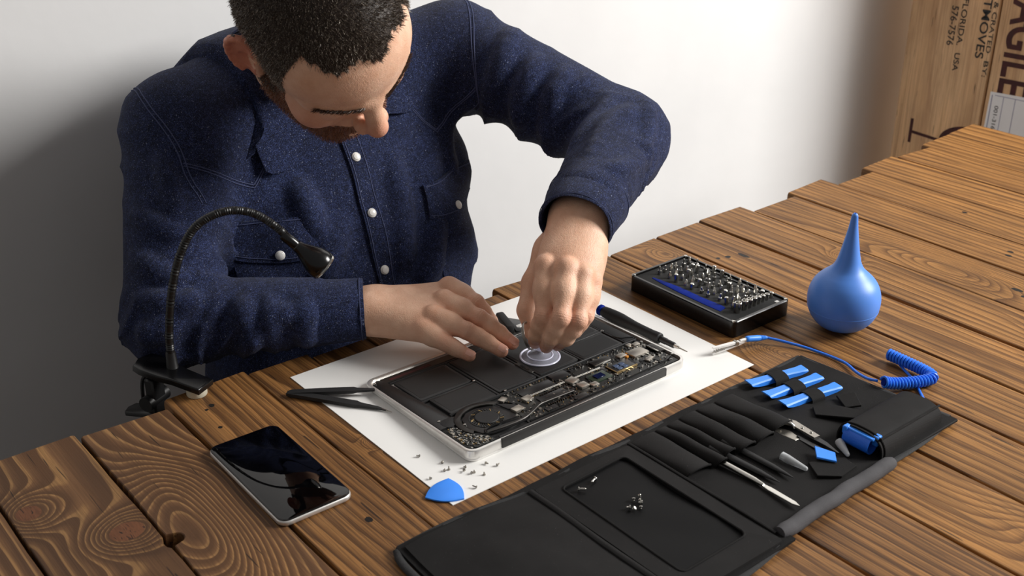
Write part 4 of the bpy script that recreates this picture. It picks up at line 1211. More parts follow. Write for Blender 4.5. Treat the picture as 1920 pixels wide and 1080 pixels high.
for (x0, y0, x1, y1), lb in zip(((0.7475, 0.640, 0.7535, 0.5395), (0.7660, 0.640, 0.7695, 0.5360)), bs_lab):
    a, b = Vector((x0, y0 - 0.02, 0.0085)), Vector((x1, y1, 0.0082))
    solo('plastic_spudger', MB().tube([tuple(a), tuple(a.lerp(b, 0.4)), tuple(a.lerp(b, 0.72)), tuple(a.lerp(b, 0.9)), tuple(b)], [0.0036, 0.0038, 0.0034, 0.0018, 0.0004], 12, flat=0.7), 'black_matte', lb, 'spudger', 'black spudgers in the tool roll')
for (x, y, lb) in ((0.7085, 0.607, 'a'),):
    pass
# ------------------------------------------------------------------ screws on the window pocket
sw = [(616, 647), (605, 642), (636, 603), (627.5, 603), (628, 598), (631.5, 596.5), (625, 591), (615, 600), (619.5, 596)]
rs_ = random.Random(4)
for i, (x, y) in enumerate(sw):
    x, y = x / 1000, y / 1000
    zb = rz(x, y) + 0.0036
    if i < 2:
        a = R(20 + 120 * i)
        mb = screw_mesh(0.0078, 0.0012, 0.0021, 0.0014, zframe((x, y, zb + 0.002), (math.cos(a), math.sin(a), 0)), 12)
        lab_ = ['long bright screw on the window pocket, the one nearer the tube pockets', 'long bright screw on the window pocket, the one nearer the blue pick'][i]
    else:
        a = rs_.uniform(0, 6.28)
        up_ = rs_.random() < 0.4
        mb = screw_mesh(rs_.uniform(0.0035, 0.0045), 0.0011, 0.0020, 0.0013, zframe((x, y, zb + 0.002), (math.cos(a), math.sin(a), 1.2 if up_ else -0.1)), 12)
        lab_ = 'short bright screw in the small heap on the window pocket'
    lo_z = min(p[2] for p in mb.v)
    mb.v = [(p[0], p[1], p[2] - lo_z + zb + 0.0001) for p in mb.v]
    solo('screw', mb, 'steel', lab_, 'screw', 'screws on the window pocket')
# ------------------------------------------------------------------ rolled blue wrist band in the pouch
wb = thing('wrist_band', (0.868, 0.53, 0.007), 'rolled blue wrist strap poking out of the black side pouch', 'wrist strap')
def band(cx_, cz_, r, a0, a1, y0, y1, th, tail=None):
    prof = [(cx_ + r * math.cos(R(a0 + (a1 - a0) * k / 26)), cz_ + r * math.sin(R(a0 + (a1 - a0) * k / 26))) for k in range(27)]
    if tail: prof = prof + tail
    ins = [(x + (cx_ - x) * th / r, z + (cz_ - z) * th / r) if i < 27 else (x, z + th) for i, (x, z) in enumerate(prof)]
    n = len(prof)
    vs = [(x, y0, z) for x, z in prof] + [(x, y1, z) for x, z in prof] + [(x, y0, z) for x, z in ins] + [(x, y1, z) for x, z in ins]
    fs = []
    for i in range(n - 1):
        fs += [(i, i + 1, n + i + 1, n + i), (2 * n + i, 3 * n + i, 3 * n + i + 1, 2 * n + i + 1), (i, 2 * n + i, 2 * n + i + 1, i + 1), (n + i, n + i + 1, 3 * n + i + 1, 3 * n + i)]
    fs += [(0, n, 3 * n, 2 * n), (n - 1, 3 * n - 1, 4 * n - 1, 2 * n - 1)]
    return MB().add(vs, fs)
part('strap', band(0.8600, 0.0165, 0.0088, 70, 330, 0.5150, 0.5440, 0.0012, [(0.872, 0.0135), (0.900, 0.0150)]), 'blue_strap', wb, angle=60)
part('buckle', MB().b2((0.8560, 0.5130, 0.0235), (0.8660, 0.5450, 0.0262), None, 0.0008), 'blue_plastic', wb)
part('buckle_end', MB().b2((0.8610, 0.5110, 0.0165), (0.8690, 0.5175, 0.0272), None, 0.0010), 'blue_plastic', wb)
part('buckle_end', MB().b2((0.8540, 0.5415, 0.0185), (0.8620, 0.5470, 0.0272), None, 0.0010), 'blue_plastic', wb)
# ------------------------------------------------------------------ grounding cord with clip and coil
cd = thing('grounding_cord', (0.99, 0.66, 0), 'blue coiled grounding cord with a steel crocodile clip on the paper corner', 'cord')
pc0, pc1 = Vector((0.9420, 0.7420, 0.0125)), Vector((0.9690, 0.7345, 0.0085))
zc = zframe(pc0, pc1 - pc0) @ Matrix.Scale(0.001, 4)
part('plug', MB().lathe([(2.6, -1), (3.4, 0), (3.6, 2), (3.6, 16), (3.3, 17), (3.4, 18.4), (2.8, 19), (3.3, 20), (2.7, 21), (3.1, 22), (2.5, 23), (2.9, 24), (2.2, 25), (2.5, 26), (1.9, 28)], 20, zc), 'blue_plastic', cd)
wire = spline([(0.9685, 0.7345, 0.0085), (0.9790, 0.7220, 0.0060), (0.9905, 0.7010, 0.0036), (0.9965, 0.6830, 0.0022), (0.9990, 0.6640, 0.0022), (0.9975, 0.6450, 0.0030), (0.9880, 0.6240, 0.0040), (0.9815, 0.6060, 0.0070), (0.9790, 0.5930, 0.0110)], 10)
part('wire', MB().tube([tuple(p) for p in wire], 0.0016, 10), 'blue_cord', cd)
axis = spline([(0.9800, 0.5860, 0.0125), (0.9880, 0.5820, 0.0098), (1.0030, 0.5740, 0.0080), (1.0220, 0.5650, 0.0078), (1.0330, 0.5620, 0.0080), (1.0400, 0.5670, 0.0082), (1.0425, 0.5810, 0.0085), (1.0425, 0.6000, 0.0090), (1.0420, 0.6230, 0.0095)], 40)
cum = [0.0]
for i in range(1, len(axis)): cum.append(cum[-1] + (axis[i] - axis[i - 1]).length)
total = cum[-1]
pitch = 0.0038
turns = total / pitch
ns = int(turns * 13)
coil = []
j = 0
for i in range(ns + 1):
    s_ = total * i / ns
    while j < len(cum) - 2 and cum[j + 1] < s_: j += 1
    t = (s_ - cum[j]) / max(1e-9, cum[j + 1] - cum[j])
    p = axis[j].lerp(axis[j + 1], t)
    tg = (axis[min(j + 2, len(axis) - 1)] - axis[max(j - 1, 0)]).normalized()
    sd_ = Vector((0, 0, 1)).cross(tg).normalized()
    u_ = tg.cross(sd_)
    a = 2 * PI * turns * i / ns
    coil.append(tuple(p + (sd_ * math.cos(a) + u_ * math.sin(a)) * 0.0054))
part('coil', MB().tube(coil, 0.00150, 7), 'blue_cord', cd, 'tightly coiled blue cord')
part('coil_core', MB().tube([tuple(p) for p in axis[::6]], 0.0042, 8), 'blue_deep', cd)
part('tail_wire', MB().tube([tuple(p) for p in spline([(1.0420, 0.6230, 0.0060), (1.0455, 0.6130, 0.0028), (1.0360, 0.5950, 0.0018), (1.0260, 0.5780, 0.0017), (1.0100, 0.5600, 0.0018), (0.9990, 0.5480, 0.0020), (0.9930, 0.5430, 0.0022)], 10)], 0.0015, 8), 'blue_cord', cd)
# clip: two toothed jaws, spring hinge and crimp
def jaw(z0, z1, name, flip=1):
    a, b = Vector((0.9420, 0.7420, 0)), Vector((0.8980, 0.7535, 0))
    m = frame((a.x, a.y, 0), b - a)
    L = (b - a).length
    vs = []; fs = []
    sec = [(0.0, 0.0022), (0.25, 0.0050), (0.55, 0.0056), (0.85, 0.0044), (1.0, 0.0026)]
    for t, w in sec:
        z = z0 + (z1 - z0) * t
        for (yy, dz) in ((-w / 2, -0.0016 * flip), (-w / 2 * 0.8, 0.0), (w / 2 * 0.8, 0.0), (w / 2, -0.0016 * flip)):
            vs.append((t * L, yy, z + dz))
    n = len(vs)
    vs += [(x, y, z + 0.0005 * flip) for x, y, z in vs[:n]]
    for i in range(len(sec) - 1):
        for k in range(3):
            q = (i * 4 + k, i * 4 + k + 1, (i + 1) * 4 + k + 1, (i + 1) * 4 + k)
            fs += [q, tuple(n + c for c in q[::-1])]
        fs += [(i * 4, (i + 1) * 4, n + (i + 1) * 4, n + i * 4), (i * 4 + 3, n + i * 4 + 3, n + (i + 1) * 4 + 3, (i + 1) * 4 + 3)]
    e = (len(sec) - 1) * 4
    fs += [(0, n, n + 1, 1), (1, n + 1, n + 2, 2), (2, n + 2, n + 3, 3), (e, e + 1, n + e + 1, n + e), (e + 1, e + 2, n + e + 2, n + e + 1), (e + 2, e + 3, n + e + 3, n + e + 2)]
    part(name, MB().add(vs, fs, m), 'alu_light', cd)
    mt = MB()
    for k in range(5):
        for sy in (-1, 1):
            mt.box((L * (0.68 + 0.06 * k), sy * 0.0020, z0 + (z1 - z0) * (0.7 + 0.06 * k) - 0.0020 * flip), (0.0014, 0.0004, 0.0014), m)
    part('jaw_teeth', mt, 'steel_dull', cd, stuff=True)
jaw(0.0120, 0.0110, 'upper_jaw'); jaw(0.0095, 0.0030, 'lower_jaw', -1)
part('jaw_spring', MB().tube([(0.9275, 0.7425, 0.0105), (0.9290, 0.7490, 0.0105)], 0.0024, 12), 'steel_dull', cd)
part('crimp', MB().tube([(0.9440, 0.7415, 0.0122), (0.9330, 0.7443, 0.0120)], [0.0022, 0.0018], 12), 'alu_light', cd)
# ------------------------------------------------------------------ signed distance modelling for the person
F32 = np.float32
def A3(p): return np.array(p, dtype=F32)
def smin(a, b, k):
    h = np.maximum(k - np.abs(a - b), 0) / k
    return np.minimum(a, b) - h * h * k * F32(0.25)
def smax(a, b, k): return -smin(-a, -b, k)
def sd_cone(a, b, ra, rb):
    """round cone between two joints (linear radius)"""
    a, b = A3(a), A3(b)
    ba = b - a
    L2 = float(ba @ ba)
    def f(P):
        pa = P - a
        t = np.clip((pa @ ba) / L2, 0, 1)
        d = pa - t[:, None] * ba
        return np.sqrt((d * d).sum(1)) - (ra + (rb - ra) * t)
    r = max(ra, rb)
    return f, np.minimum(a, b) - r, np.maximum(a, b) + r
def sd_ell(c, rad, rot=None):
    c, rad = A3(c), A3(rad)
    Rm = None if rot is None else np.array(rot, dtype=F32)       # columns are the local axes
    def f(P):
        q = P - c
        if Rm is not None: q = q @ Rm
        k0 = np.sqrt(((q / rad) ** 2).sum(1)); k1 = np.sqrt(((q / (rad * rad)) ** 2).sum(1)) + 1e-9
        return k0 * (k0 - 1) / k1
    r = float(rad.max())
    return f, c - r, c + r
class Field:
    def __init__(self): self.ops = []
    def add(self, prim, k=0.01, op='u'):
        self.ops.append((prim[0], A3(prim[1]), A3(prim[2]), k, op)); return self
    def sub(self, prim, k=0.01): return self.add(prim, k, 's')
    def ev(self, P):
        P = np.asarray(P, dtype=F32)
        D = np.full(len(P), 1.0, dtype=F32)
        for f, lo, hi, k, op in self.ops:
            d = f(P)
            D = smin(D, d, k) if op == 'u' else (smax(D, -d, k) if op == 's' else d + D)
        return D
    def grid(self, lo, hi, h):
        lo = A3(lo); n = np.ceil((A3(hi) - lo) / h).astype(int) + 1
        V = np.full(tuple(n), 1.0, dtype=F32)
        ax = [lo[i] + h * np.arange(n[i], dtype=F32) for i in range(3)]
        for f, a, b, k, op in self.ops:
            m = k + 4 * h
            i0 = np.maximum(np.floor((a - m - lo) / h).astype(int), 0)
            i1 = np.minimum(np.ceil((b + m - lo) / h).astype(int) + 1, n)
            if (i1 <= i0).any(): continue
            sl = tuple(slice(i0[j], i1[j]) for j in range(3))
            X, Y, Z = np.meshgrid(ax[0][sl[0]], ax[1][sl[1]], ax[2][sl[2]], indexing='ij')
            S = V[sl]
            P = np.stack([X.ravel(), Y.ravel(), Z.ravel()], 1)
            d = f(P).reshape(S.shape)
            V[sl] = smin(S, d, k) if op == 'u' else smax(S, -d, k)
        return V, lo
def surface_nets(V, lo, h):
    s = V < 0
    nx, ny, nz = V.shape
    cnt = np.zeros((nx - 1, ny - 1, nz - 1), dtype=np.int8)
    for dx in (0, 1):
        for dy in (0, 1):
            for dz in (0, 1):
                cnt += s[dx:nx - 1 + dx, dy:ny - 1 + dy, dz:nz - 1 + dz]
    act = (cnt > 0) & (cnt < 8)
    idx = np.full(act.shape, -1, dtype=np.int64)
    cells = np.argwhere(act)
    idx[act] = np.arange(len(cells))
    acc = np.zeros((len(cells), 3)); num = np.zeros(len(cells))
    c = [(dx, dy, dz) for dx in (0, 1) for dy in (0, 1) for dz in (0, 1)]
    for i in range(8):
        for j in range(i + 1, 8):
            if sum(abs(a - b) for a, b in zip(c[i], c[j])) != 1: continue
            a = V[cells[:, 0] + c[i][0], cells[:, 1] + c[i][1], cells[:, 2] + c[i][2]]
            b = V[cells[:, 0] + c[j][0], cells[:, 1] + c[j][1], cells[:, 2] + c[j][2]]
            m = (a < 0) != (b < 0)
            t = np.where(m, a / np.where(m, a - b, 1), 0)
            p = np.array(c[i]) + t[:, None] * (np.array(c[j]) - np.array(c[i]))
            acc[m] += p[m]; num[m] += 1
    verts = (cells + acc / num[:, None]) * h + np.asarray(lo)
    faces = []
    for ax in range(3):
        sl0 = [slice(None)] * 3; sl1 = [slice(None)] * 3
        sl0[ax] = slice(0, -1); sl1[ax] = slice(1, None)
        A, B = s[tuple(sl0)], s[tuple(sl1)]
        e = np.argwhere(A != B)
        o1, o2 = (ax + 1) % 3, (ax + 2) % 3
        ok = (e[:, o1] > 0) & (e[:, o2] > 0) & (e[:, o1] < V.shape[o1] - 1) & (e[:, o2] < V.shape[o2] - 1)
        e = e[ok]
        q = []
        for d1, d2 in ((-1, -1), (0, -1), (0, 0), (-1, 0)):
            k = e.copy(); k[:, o1] += d1; k[:, o2] += d2
            q.append(idx[k[:, 0], k[:, 1], k[:, 2]])
        q = np.stack(q, 1)
        flip = ~A[e[:, 0], e[:, 1], e[:, 2]]
        q[flip] = q[flip][:, ::-1]
        faces.append(q)
    return verts, np.concatenate(faces)
def np_mesh(name, V, Fq, org=(0, 0, 0)):
    me = bpy.data.meshes.new(name)
    V = np.asarray(V, dtype=np.float32) - np.asarray(org, dtype=np.float32)
    k = Fq.shape[1]
    me.vertices.add(len(V)); me.vertices.foreach_set('co', V.ravel())
    me.loops.add(Fq.size); me.loops.foreach_set('vertex_index', Fq.ravel().astype(np.int32))
    me.polygons.add(len(Fq))
    me.polygons.foreach_set('loop_start', np.arange(0, Fq.size, k, dtype=np.int32))
    me.polygons.foreach_set('use_smooth', np.ones(len(Fq), dtype=bool))
    me.update(calc_edges=True)
    me.validate()
    return me
def relax(V, Fq, it=2, lam=0.5):
    """a few Laplacian passes over the quad mesh"""
    V = V.copy()
    e = np.concatenate([Fq[:, [0, 1]], Fq[:, [1, 2]], Fq[:, [2, 3]], Fq[:, [3, 0]]])
    e = np.concatenate([e, e[:, ::-1]])
    deg = np.bincount(e[:, 0], minlength=len(V)).astype(float)
    for _ in range(it):
        S = np.stack([np.bincount(e[:, 0], weights=V[e[:, 1], j], minlength=len(V)) for j in range(3)], 1)
        V += lam * (S / np.maximum(deg, 1)[:, None] - V)
    return V
def vnormals(V, Fq):
    n = np.cross(V[Fq[:, 2]] - V[Fq[:, 0]], V[Fq[:, 3]] - V[Fq[:, 1]])
    N = np.zeros_like(V)
    for j in range(4):
        for c in range(3):
            N[:, c] += np.bincount(Fq[:, j], weights=n[:, c], minlength=len(V))
    return N / (np.linalg.norm(N, axis=1)[:, None] + 1e-12)

# joints (metres, bench top z = 0)
SR, ER, WR = (0.520, 1.268, 0.212), (0.430, 1.142, 0.039), (0.6212, 1.0228, 0.043)
SL, EL, WL = (0.925, 1.270, 0.246), (1.012, 1.030, 0.162), (0.8145, 0.8905, 0.147)
HEAD_PITCH = -7.0
# head frame: side (his right), forward, up
hF = Vector((0.150, -0.735, -0.661)).normalized()
hS = Vector((-0.925, 0.13, -0.355)); hS = (hS - hF * hS.dot(hF)).normalized()
_rot = Matrix.Rotation(R(HEAD_PITCH), 3, hS)
hF = _rot @ hF
hU = hS.cross(hF)
if hU.z < 0: hU = -hU
GLAB = Vector((0.609, 0.975, 0.298))
H0 = GLAB - hF * 0.098 - hU * 0.025
HR = np.array([hS, hF, hU], dtype=F32)                    # rows: local axes
def hw(s, f, u): return tuple(H0 + hS * s + hF * f + hU * u)   # head local -> world
NECK = (0.690, 1.295, 0.262)

def head_field():
    B = Field()
    B.add(sd_ell((0, -0.012, 0.043), (0.0785, 0.097, 0.086)))
    B.add(sd_ell((0, 0.030, -0.030), (0.0600, 0.060, 0.082)), 0.03)
    B.add(sd_ell((0, 0.040, 0.045), (0.066, 0.048, 0.048)), 0.03)
    for s in (1, -1):
        B.add(sd_cone((s * 0.010, 0.085, 0.017), (s * 0.052, 0.062, 0.020), 0.011, 0.0105), 0.012)
        B.add(sd_ell((s * 0.046, 0.056, -0.026), (0.020, 0.022, 0.018)), 0.02)
        B.add(sd_cone((s * 0.056, -0.004, -0.052), (s * 0.022, 0.066, -0.094), 0.016, 0.016), 0.03)
        B.sub(sd_ell((s * 0.031, 0.095, -0.004), (0.016, 0.012, 0.010)), 0.012)
        B.add(sd_ell((s * 0.032, 0.0715, -0.005), (0.0142, 0.0140, 0.0122)), 0.006)
    B.add(sd_ell((0, 0.062, -0.096), (0.022, 0.021, 0.018)), 0.02)
    B.add(sd_cone((0, 0.0915, 0.012), (0, 0.108, -0.020), 0.0095, 0.0108), 0.010)
    B.add(sd_ell((0, 0.1105, -0.0235), (0.0112, 0.0105, 0.0098)), 0.006)
    for s in (1, -1):
        B.add(sd_ell((s * 0.0125, 0.099, -0.030), (0.0075, 0.010, 0.0075)), 0.005)
    B.add(sd_ell((0, 0.084, -0.056), (0.026, 0.014, 0.020)), 0.014)
    B.add(sd_cone((-0.018, 0.090, -0.0585), (0.018, 0.090, -0.0585), 0.0042, 0.0042), 0.005)
    B.add(sd_cone((-0.016, 0.089, -0.068), (0.016, 0.089, -0.068), 0.0050, 0.0050), 0.005)
    B.sub(sd_cone((-0.022, 0.096, -0.0632), (0.022, 0.096, -0.0632), 0.0022, 0.0022), 0.003)
    # ears
    for s in (1, -1):
        c = (s * 0.0790, -0.016, 0.004)
        ax_u = Vector((s * 0.10, -0.30, 0.95)).normalized()
        ax_o = Vector((s * 0.58, -0.82, 0.0)); ax_o = (ax_o - ax_u * ax_o.dot(ax_u)).normalized()
        ax_n = ax_u.cross(ax_o)
        rot = np.array([ax_o, ax_u, ax_n]).T
        B.add(sd_ell(c, (0.0165, 0.0300, 0.0042), rot), 0.006)
        rim = []
        for i in range(15):
            a = R(-60 + 290 * i / 14)
            rx, ry = 0.0165, 0.0300
            if a > R(150): rx *= 0.8
            p = Vector(c) + ax_o * rx * math.cos(a) + ax_u * ry * math.sin(a) * (1.0) + Vector((s * 0.0035, 0, 0))
            rim.append(tuple(p))
        for i in range(14):
            B.add(sd_cone(rim[i], rim[i + 1], 0.0034, 0.0034), 0.003)
        lobe = Vector(c) - ax_u * 0.028 - ax_o * 0.005
        B.add(sd_ell(tuple(lobe), (0.0045, 0.0085, 0.0095)), 0.006)
        con = Vector(c) - ax_o * 0.003 - ax_u * 0.006 + Vector((s * 0.006, 0, 0))
        B.sub(sd_ell(tuple(con), (0.0100, 0.0130, 0.0055), rot), 0.003)
        B.add(sd_ell(tuple(Vector(c) - ax_o * 0.0125 - ax_u * 0.008 + Vector((s * 0.002, 0, 0))), (0.0045, 0.0040, 0.0065)), 0.004)
    # neck, running to the shoulders
    nl = Vector(NECK) - H0
    nb = (nl.dot(hS), nl.dot(hF), nl.dot(hU))
    B.add(sd_cone((0, -0.038, -0.030), nb, 0.056, 0.062), 0.03)
    return B
HEAD = head_field()

# hands: chains of joints (knuckle, middle joint, end joint, tip)
HAND_R = dict(
    wrist=WR, back=(0.0, 0.0, 1.0),
    fingers=[[(0.637, 0.9478, 0.041), (0.6475, 0.9185, 0.0325), (0.6575, 0.9083, 0.0245), (0.6633, 0.8965, 0.0205)],
             [(0.6532, 0.9497, 0.050), (0.6729, 0.9131, 0.0415), (0.6890, 0.8975, 0.0285), (0.6962, 0.8818, 0.0215)],
             [(0.6783, 0.9640, 0.056), (0.6948, 0.9204, 0.0475), (0.7105, 0.9043, 0.0305), (0.7165, 0.8880, 0.0220)],
             [(0.7021, 0.9864, 0.057), (0.7085, 0.9440, 0.0530), (0.7150, 0.9275, 0.0345), (0.7185, 0.9195, 0.0235)]],
    radii=[(0.0102, 0.0085, 0.0076, 0.0069), (0.0114, 0.0095, 0.0085, 0.0077), (0.0118, 0.0099, 0.0088, 0.0079), (0.0118, 0.0098, 0.0086, 0.0078)],
    thumb=[(0.652, 1.010, 0.040), (0.688, 1.008, 0.032), (0.716, 0.990, 0.028), (0.735, 0.975, 0.025)], tr=(0.0165, 0.0125, 0.0105, 0.0085))
HAND_L = dict(
    wrist=WL, back=(-0.25, -0.45, 0.85),
    fingers=[[(0.7802, 0.8315, 0.1005), (0.7588, 0.8150, 0.0715), (0.7506, 0.8232, 0.0525), (0.7478, 0.8314, 0.0425)],
             [(0.7678, 0.8318, 0.110), (0.7392, 0.8047, 0.0765), (0.7325, 0.8159, 0.0530), (0.7340, 0.8312, 0.0390)],
             [(0.7551, 0.8430, 0.117), (0.7231, 0.8140, 0.0805), (0.7183, 0.8241, 0.0550), (0.7222, 0.8365, 0.0385)],
             [(0.7452, 0.8650, 0.115), (0.7160, 0.8340, 0.0765), (0.7158, 0.8450, 0.0510), (0.7205, 0.8535, 0.0375)]],
    radii=[(0.0104, 0.0085, 0.0076, 0.0068), (0.0114, 0.0094, 0.0085, 0.0077), (0.0119, 0.0099, 0.0089, 0.0080), (0.0119, 0.0099, 0.0089, 0.0080)],
    thumb=[(0.785, 0.905, 0.110), (0.757, 0.900, 0.080), (0.738, 0.888, 0.056), (0.7335, 0.874, 0.0345)], tr=(0.0165, 0.0130, 0.0110, 0.0085))
def hand_field(H, elbow):
    B = Field()
    w = Vector(H['wrist']); e = Vector(elbow)
    bk = Vector(H['back']).normalized()
    ax = (Vector(H['fingers'][2][0]) - w).normalized()
    lat = ax.cross(bk).normalized()
    bk = lat.cross(ax).normalized()
    # forearm and wrist (two bones side by side give the oval section)
    fa = (w - e).normalized()
    for sgn in (-1, 1):
        B.add(sd_cone(tuple(w - fa * 0.11 + lat * sgn * 0.014), tuple(w + lat * sgn * 0.0125), 0.027, 0.0185), 0.02)
    # palm: one metacarpal per finger
    for ch, rr in zip(H['fingers'], H['radii']):
        m = Vector(ch[0])
        off = (m - w).dot(lat)
        root = w + lat * max(-0.014, min(0.014, off * 0.55)) - bk * 0.002
        B.add(sd_cone(tuple(root), tuple(m - bk * 0.004), 0.0185, rr[0] + 0.0015), 0.016)
    mc = [Vector(c[0]) for c in H['fingers']]
    pc = (mc[1] + mc[2]) / 2 * 0.55 + w * 0.45
    rot = np.array([ax, lat, bk]).T
    B.add(sd_ell(tuple(pc - bk * 0.008), (0.042, 0.031, 0.0155), rot), 0.014)
    # thumb
    T = H['thumb']; tr = H['tr']
    B.add(sd_cone(tuple(w + (Vector(T[0]) - w) * 0.3 - bk * 0.004), T[0], 0.017, tr[0]), 0.014)
    for i in range(3):
        B.add(sd_cone(T[i], T[i + 1], tr[i], tr[i + 1]), 0.006 if i else 0.014)
    # fingers
    for fi, (ch, rr) in enumerate(zip(H['fingers'], H['radii'])):
        P = [Vector(c) for c in ch]
        FB = []
        for i in range(3):
            FB.append((sd_cone(ch[i], ch[i + 1], rr[i] * 0.98, rr[i + 1] * 0.97), 0.010 if i == 0 else 0.003))
        FB.append((sd_ell(tuple(P[1]), (rr[1] * 1.01,) * 3), 0.003))
        FB.append((sd_ell(tuple(P[2]), (rr[2] * 1.02,) * 3), 0.003))
        # flesh on the first phalanx and finger pad
        FB.append((sd_ell(tuple(P[0] + bk * 0.0015), (rr[0] * 0.97,) * 3), 0.010))
        FB.append((sd_ell(tuple(P[0].lerp(P[1], 0.45)), (rr[0] * 0.93,) * 3), 0.014))
        FB.append((sd_ell(tuple(P[1].lerp(P[2], 0.5)), (rr[1] * 0.97,) * 3), 0.006))
        G = Field()
        for p, k in FB: G.add(p, k)
        lo = np.min([f[1] for f in G.ops], axis=0); hi = np.max([f[2] for f in G.ops], axis=0)
        B.add((G.ev, lo, hi), 0.0022)
    return B, dict(ax=ax, lat=lat, bk=bk)
def nails(H, fr, mats, parent, which, nvec=None):
    for fi in which:
        ch, rr = H['fingers'][fi], H['radii'][fi]
        a, b, r = Vector(ch[2]), Vector(ch[3]), rr[3]
        t = (b - a).normalized()
        up = Vector(nvec if nvec is not None else fr['bk'])
        up = (up - t * up.dot(t)).normalized()
        s = t.cross(up)
        vs = []; fs = []
        nu, nv = 9, 7
        for i in range(nu):
            for j in range(nv):
                u = -1 + 2 * i / (nu - 1); v = j / (nv - 1)
                ang = u * R(52)
                L = -0.0045 + 0.0105 * v
                edge = (1 - 0.22 * abs(u) ** 2.5) if v > 0.5 else 1 - 0.15 * abs(u) ** 3
                rad = r * 0.965 + 0.0003 - max(0, (v - 0.75)) * 0.006
                vs.append(tuple(b + t * L * edge + (up * math.cos(ang) + s * math.sin(ang)) * rad))
        for i in range(nu - 1):
            for j in range(nv - 1):
                fs.append((i * nv + j, i * nv + j + 1, (i + 1) * nv + j + 1, (i + 1) * nv + j))
        part('fingernail', MB().add(vs, fs), mats, parent)

def mat_skin():
    t = NT('skin')
    co = t.coord()
    at = t.n('ShaderNodeAttribute', attribute_name='tint')
    sp = t.n('ShaderNodeSeparateColor')
    t.put(sp.inputs[0], at.outputs['Color'])
    f = t.noise(co, 55, 4.0, 0.6)
    base = t.ramp(f, [(0.3, srgb(222, 173, 143)), (0.7, srgb(237, 195, 167))])
    base = t.mix(sp.outputs[0], base, srgb(196, 112, 88))          # red: knuckles, ear, nose, lips
    speck = t.noise(co, 1500, 2.0, 0.7)
    stub = t.mix(t.ramp(speck, [(0.4, (0.25,) * 3 + (1,)), (0.62, (1, 1, 1, 1))]), srgb(110, 66, 42), srgb(60, 36, 24))
    base = t.mix(t.math('MULTIPLY', sp.outputs[1], 0.8), base, stub)   # green: stubble under the beard
    scalp = srgb(52, 40, 33)
    base = t.mix(sp.outputs[2], base, scalp)                      # blue: scalp under the hair
    wr = t.voronoi(t.mapping(co, (1, 1, 1)), 900)
    wv = t.noise(t.mapping(co, (1, 1, 1)), 130, 5.0, 0.7)
    h = t.math('ADD', t.math('ADD', t.noise(co, 420, 4.0, 0.65), t.math('MULTIPLY', wr, 0.6)), t.math('MULTIPLY', wv, 1.6))
    return t.set(color=base, rough=t.math('ADD', t.math('MULTIPLY', f, 0.12), 0.40), spec=0.4, sss=0.10, sssr=(1.0, 0.35, 0.2), ssss=0.004, normal=t.bump(h, 0.32, 0.0011))
M['skin'] = mat_skin()
M['nail'] = plain('nail', srgb(226, 172, 152), 0.3, spec=0.5, var=0.04)

PORG = (0.70, 1.26, -0.75)
person = thing('person', PORG, 'seated man in a dark blue denim shirt bending over the opened laptop', 'person')

# head region
hh = 0.0017
V, lo = HEAD.grid((-0.102, -0.135, -0.165), (0.102, 0.130, 0.140), hh)
hv, hf = surface_nets(V, lo, hh)
hv = relax(hv, hf, 1, 0.4)
hloc = hv.copy()
def sstep(a, b, x):
    t = np.clip((x - a) / (b - a), 0, 1)
    return t * t * (3 - 2 * t)
def hairline(P):
    """>0 where scalp hair grows (head local coordinates)"""
    s, f, u = P[:, 0], P[:, 1], P[:, 2]
    az = np.abs(s)
    line = 0.089 + 0.004 * np.sin(s * 140) - 0.12 * np.maximum(0, az - 0.03) + 0.0015 * np.sin(s * 700)
    temple = 0.040 - 0.25 * np.maximum(0, 0.03 - u) + 0.012 * np.clip((u - 0.06) / 0.03, 0, 1) * 0 + 0.0012 * np.sin(u * 900)
    top = (u > line) | ((u > 0.060) & (f < 0.040))
    side = (u <= 0.064) & (u > -0.045) & (f < temple) & (az > 0.045)
    ear = (((f + 0.016) / 0.026) ** 2 + ((u - 0.002) / 0.037) ** 2 < 1) & (az > 0.066)
    nape = (f < -0.03) & (u > -0.055)
    return (top | (side & ~ear) | (nape & ~ear))
def beardmask(P):
    s, f, u = P[:, 0], P[:, 1], P[:, 2]
    az = np.abs(s)
    jaw = (u < -0.052 + 0.55 * np.maximum(0, az - 0.034)) & (u > -0.14) & (f > 0.002)
    side = (az > 0.050) & (f > 0.004) & (f < 0.034) & (u < 0.0) & (u > -0.10)
    mous = (az < 0.032) & (u < -0.038 - 0.2 * az) & (u > -0.058) & (f > 0.07)
    lips = (az < 0.021) & (u < -0.055) & (u > -0.074) & (f > 0.08)
    return (jaw | side | mous) & ~lips
tint = np.zeros((len(hv), 4)); tint[:, 3] = 1
def gblob(P, c, r): return np.exp(-((P - np.array(c)) ** 2).sum(1) / r ** 2)
tint[:, 0] = np.clip(0.65 * gblob(hloc, (0, 0.115, -0.026), 0.02) + 0.5 * gblob(hloc, (0.055, 0.06, -0.03), 0.03) + 0.5 * gblob(hloc, (-0.055, 0.06, -0.03), 0.03) + 0.75 * ((np.abs(hloc[:, 0]) > 0.078)) + 0.6 * gblob(hloc, (0, 0.09, -0.064), 0.014), 0, 1)
tint[:, 1] = beardmask(hloc) * 1.0
tint[:, 2] = hairline(hloc) * 1.0
head_v = hv @ HR.astype(float) + np.array(H0)
bodyV = [head_v]; bodyF = [hf]; bodyT = [tint]
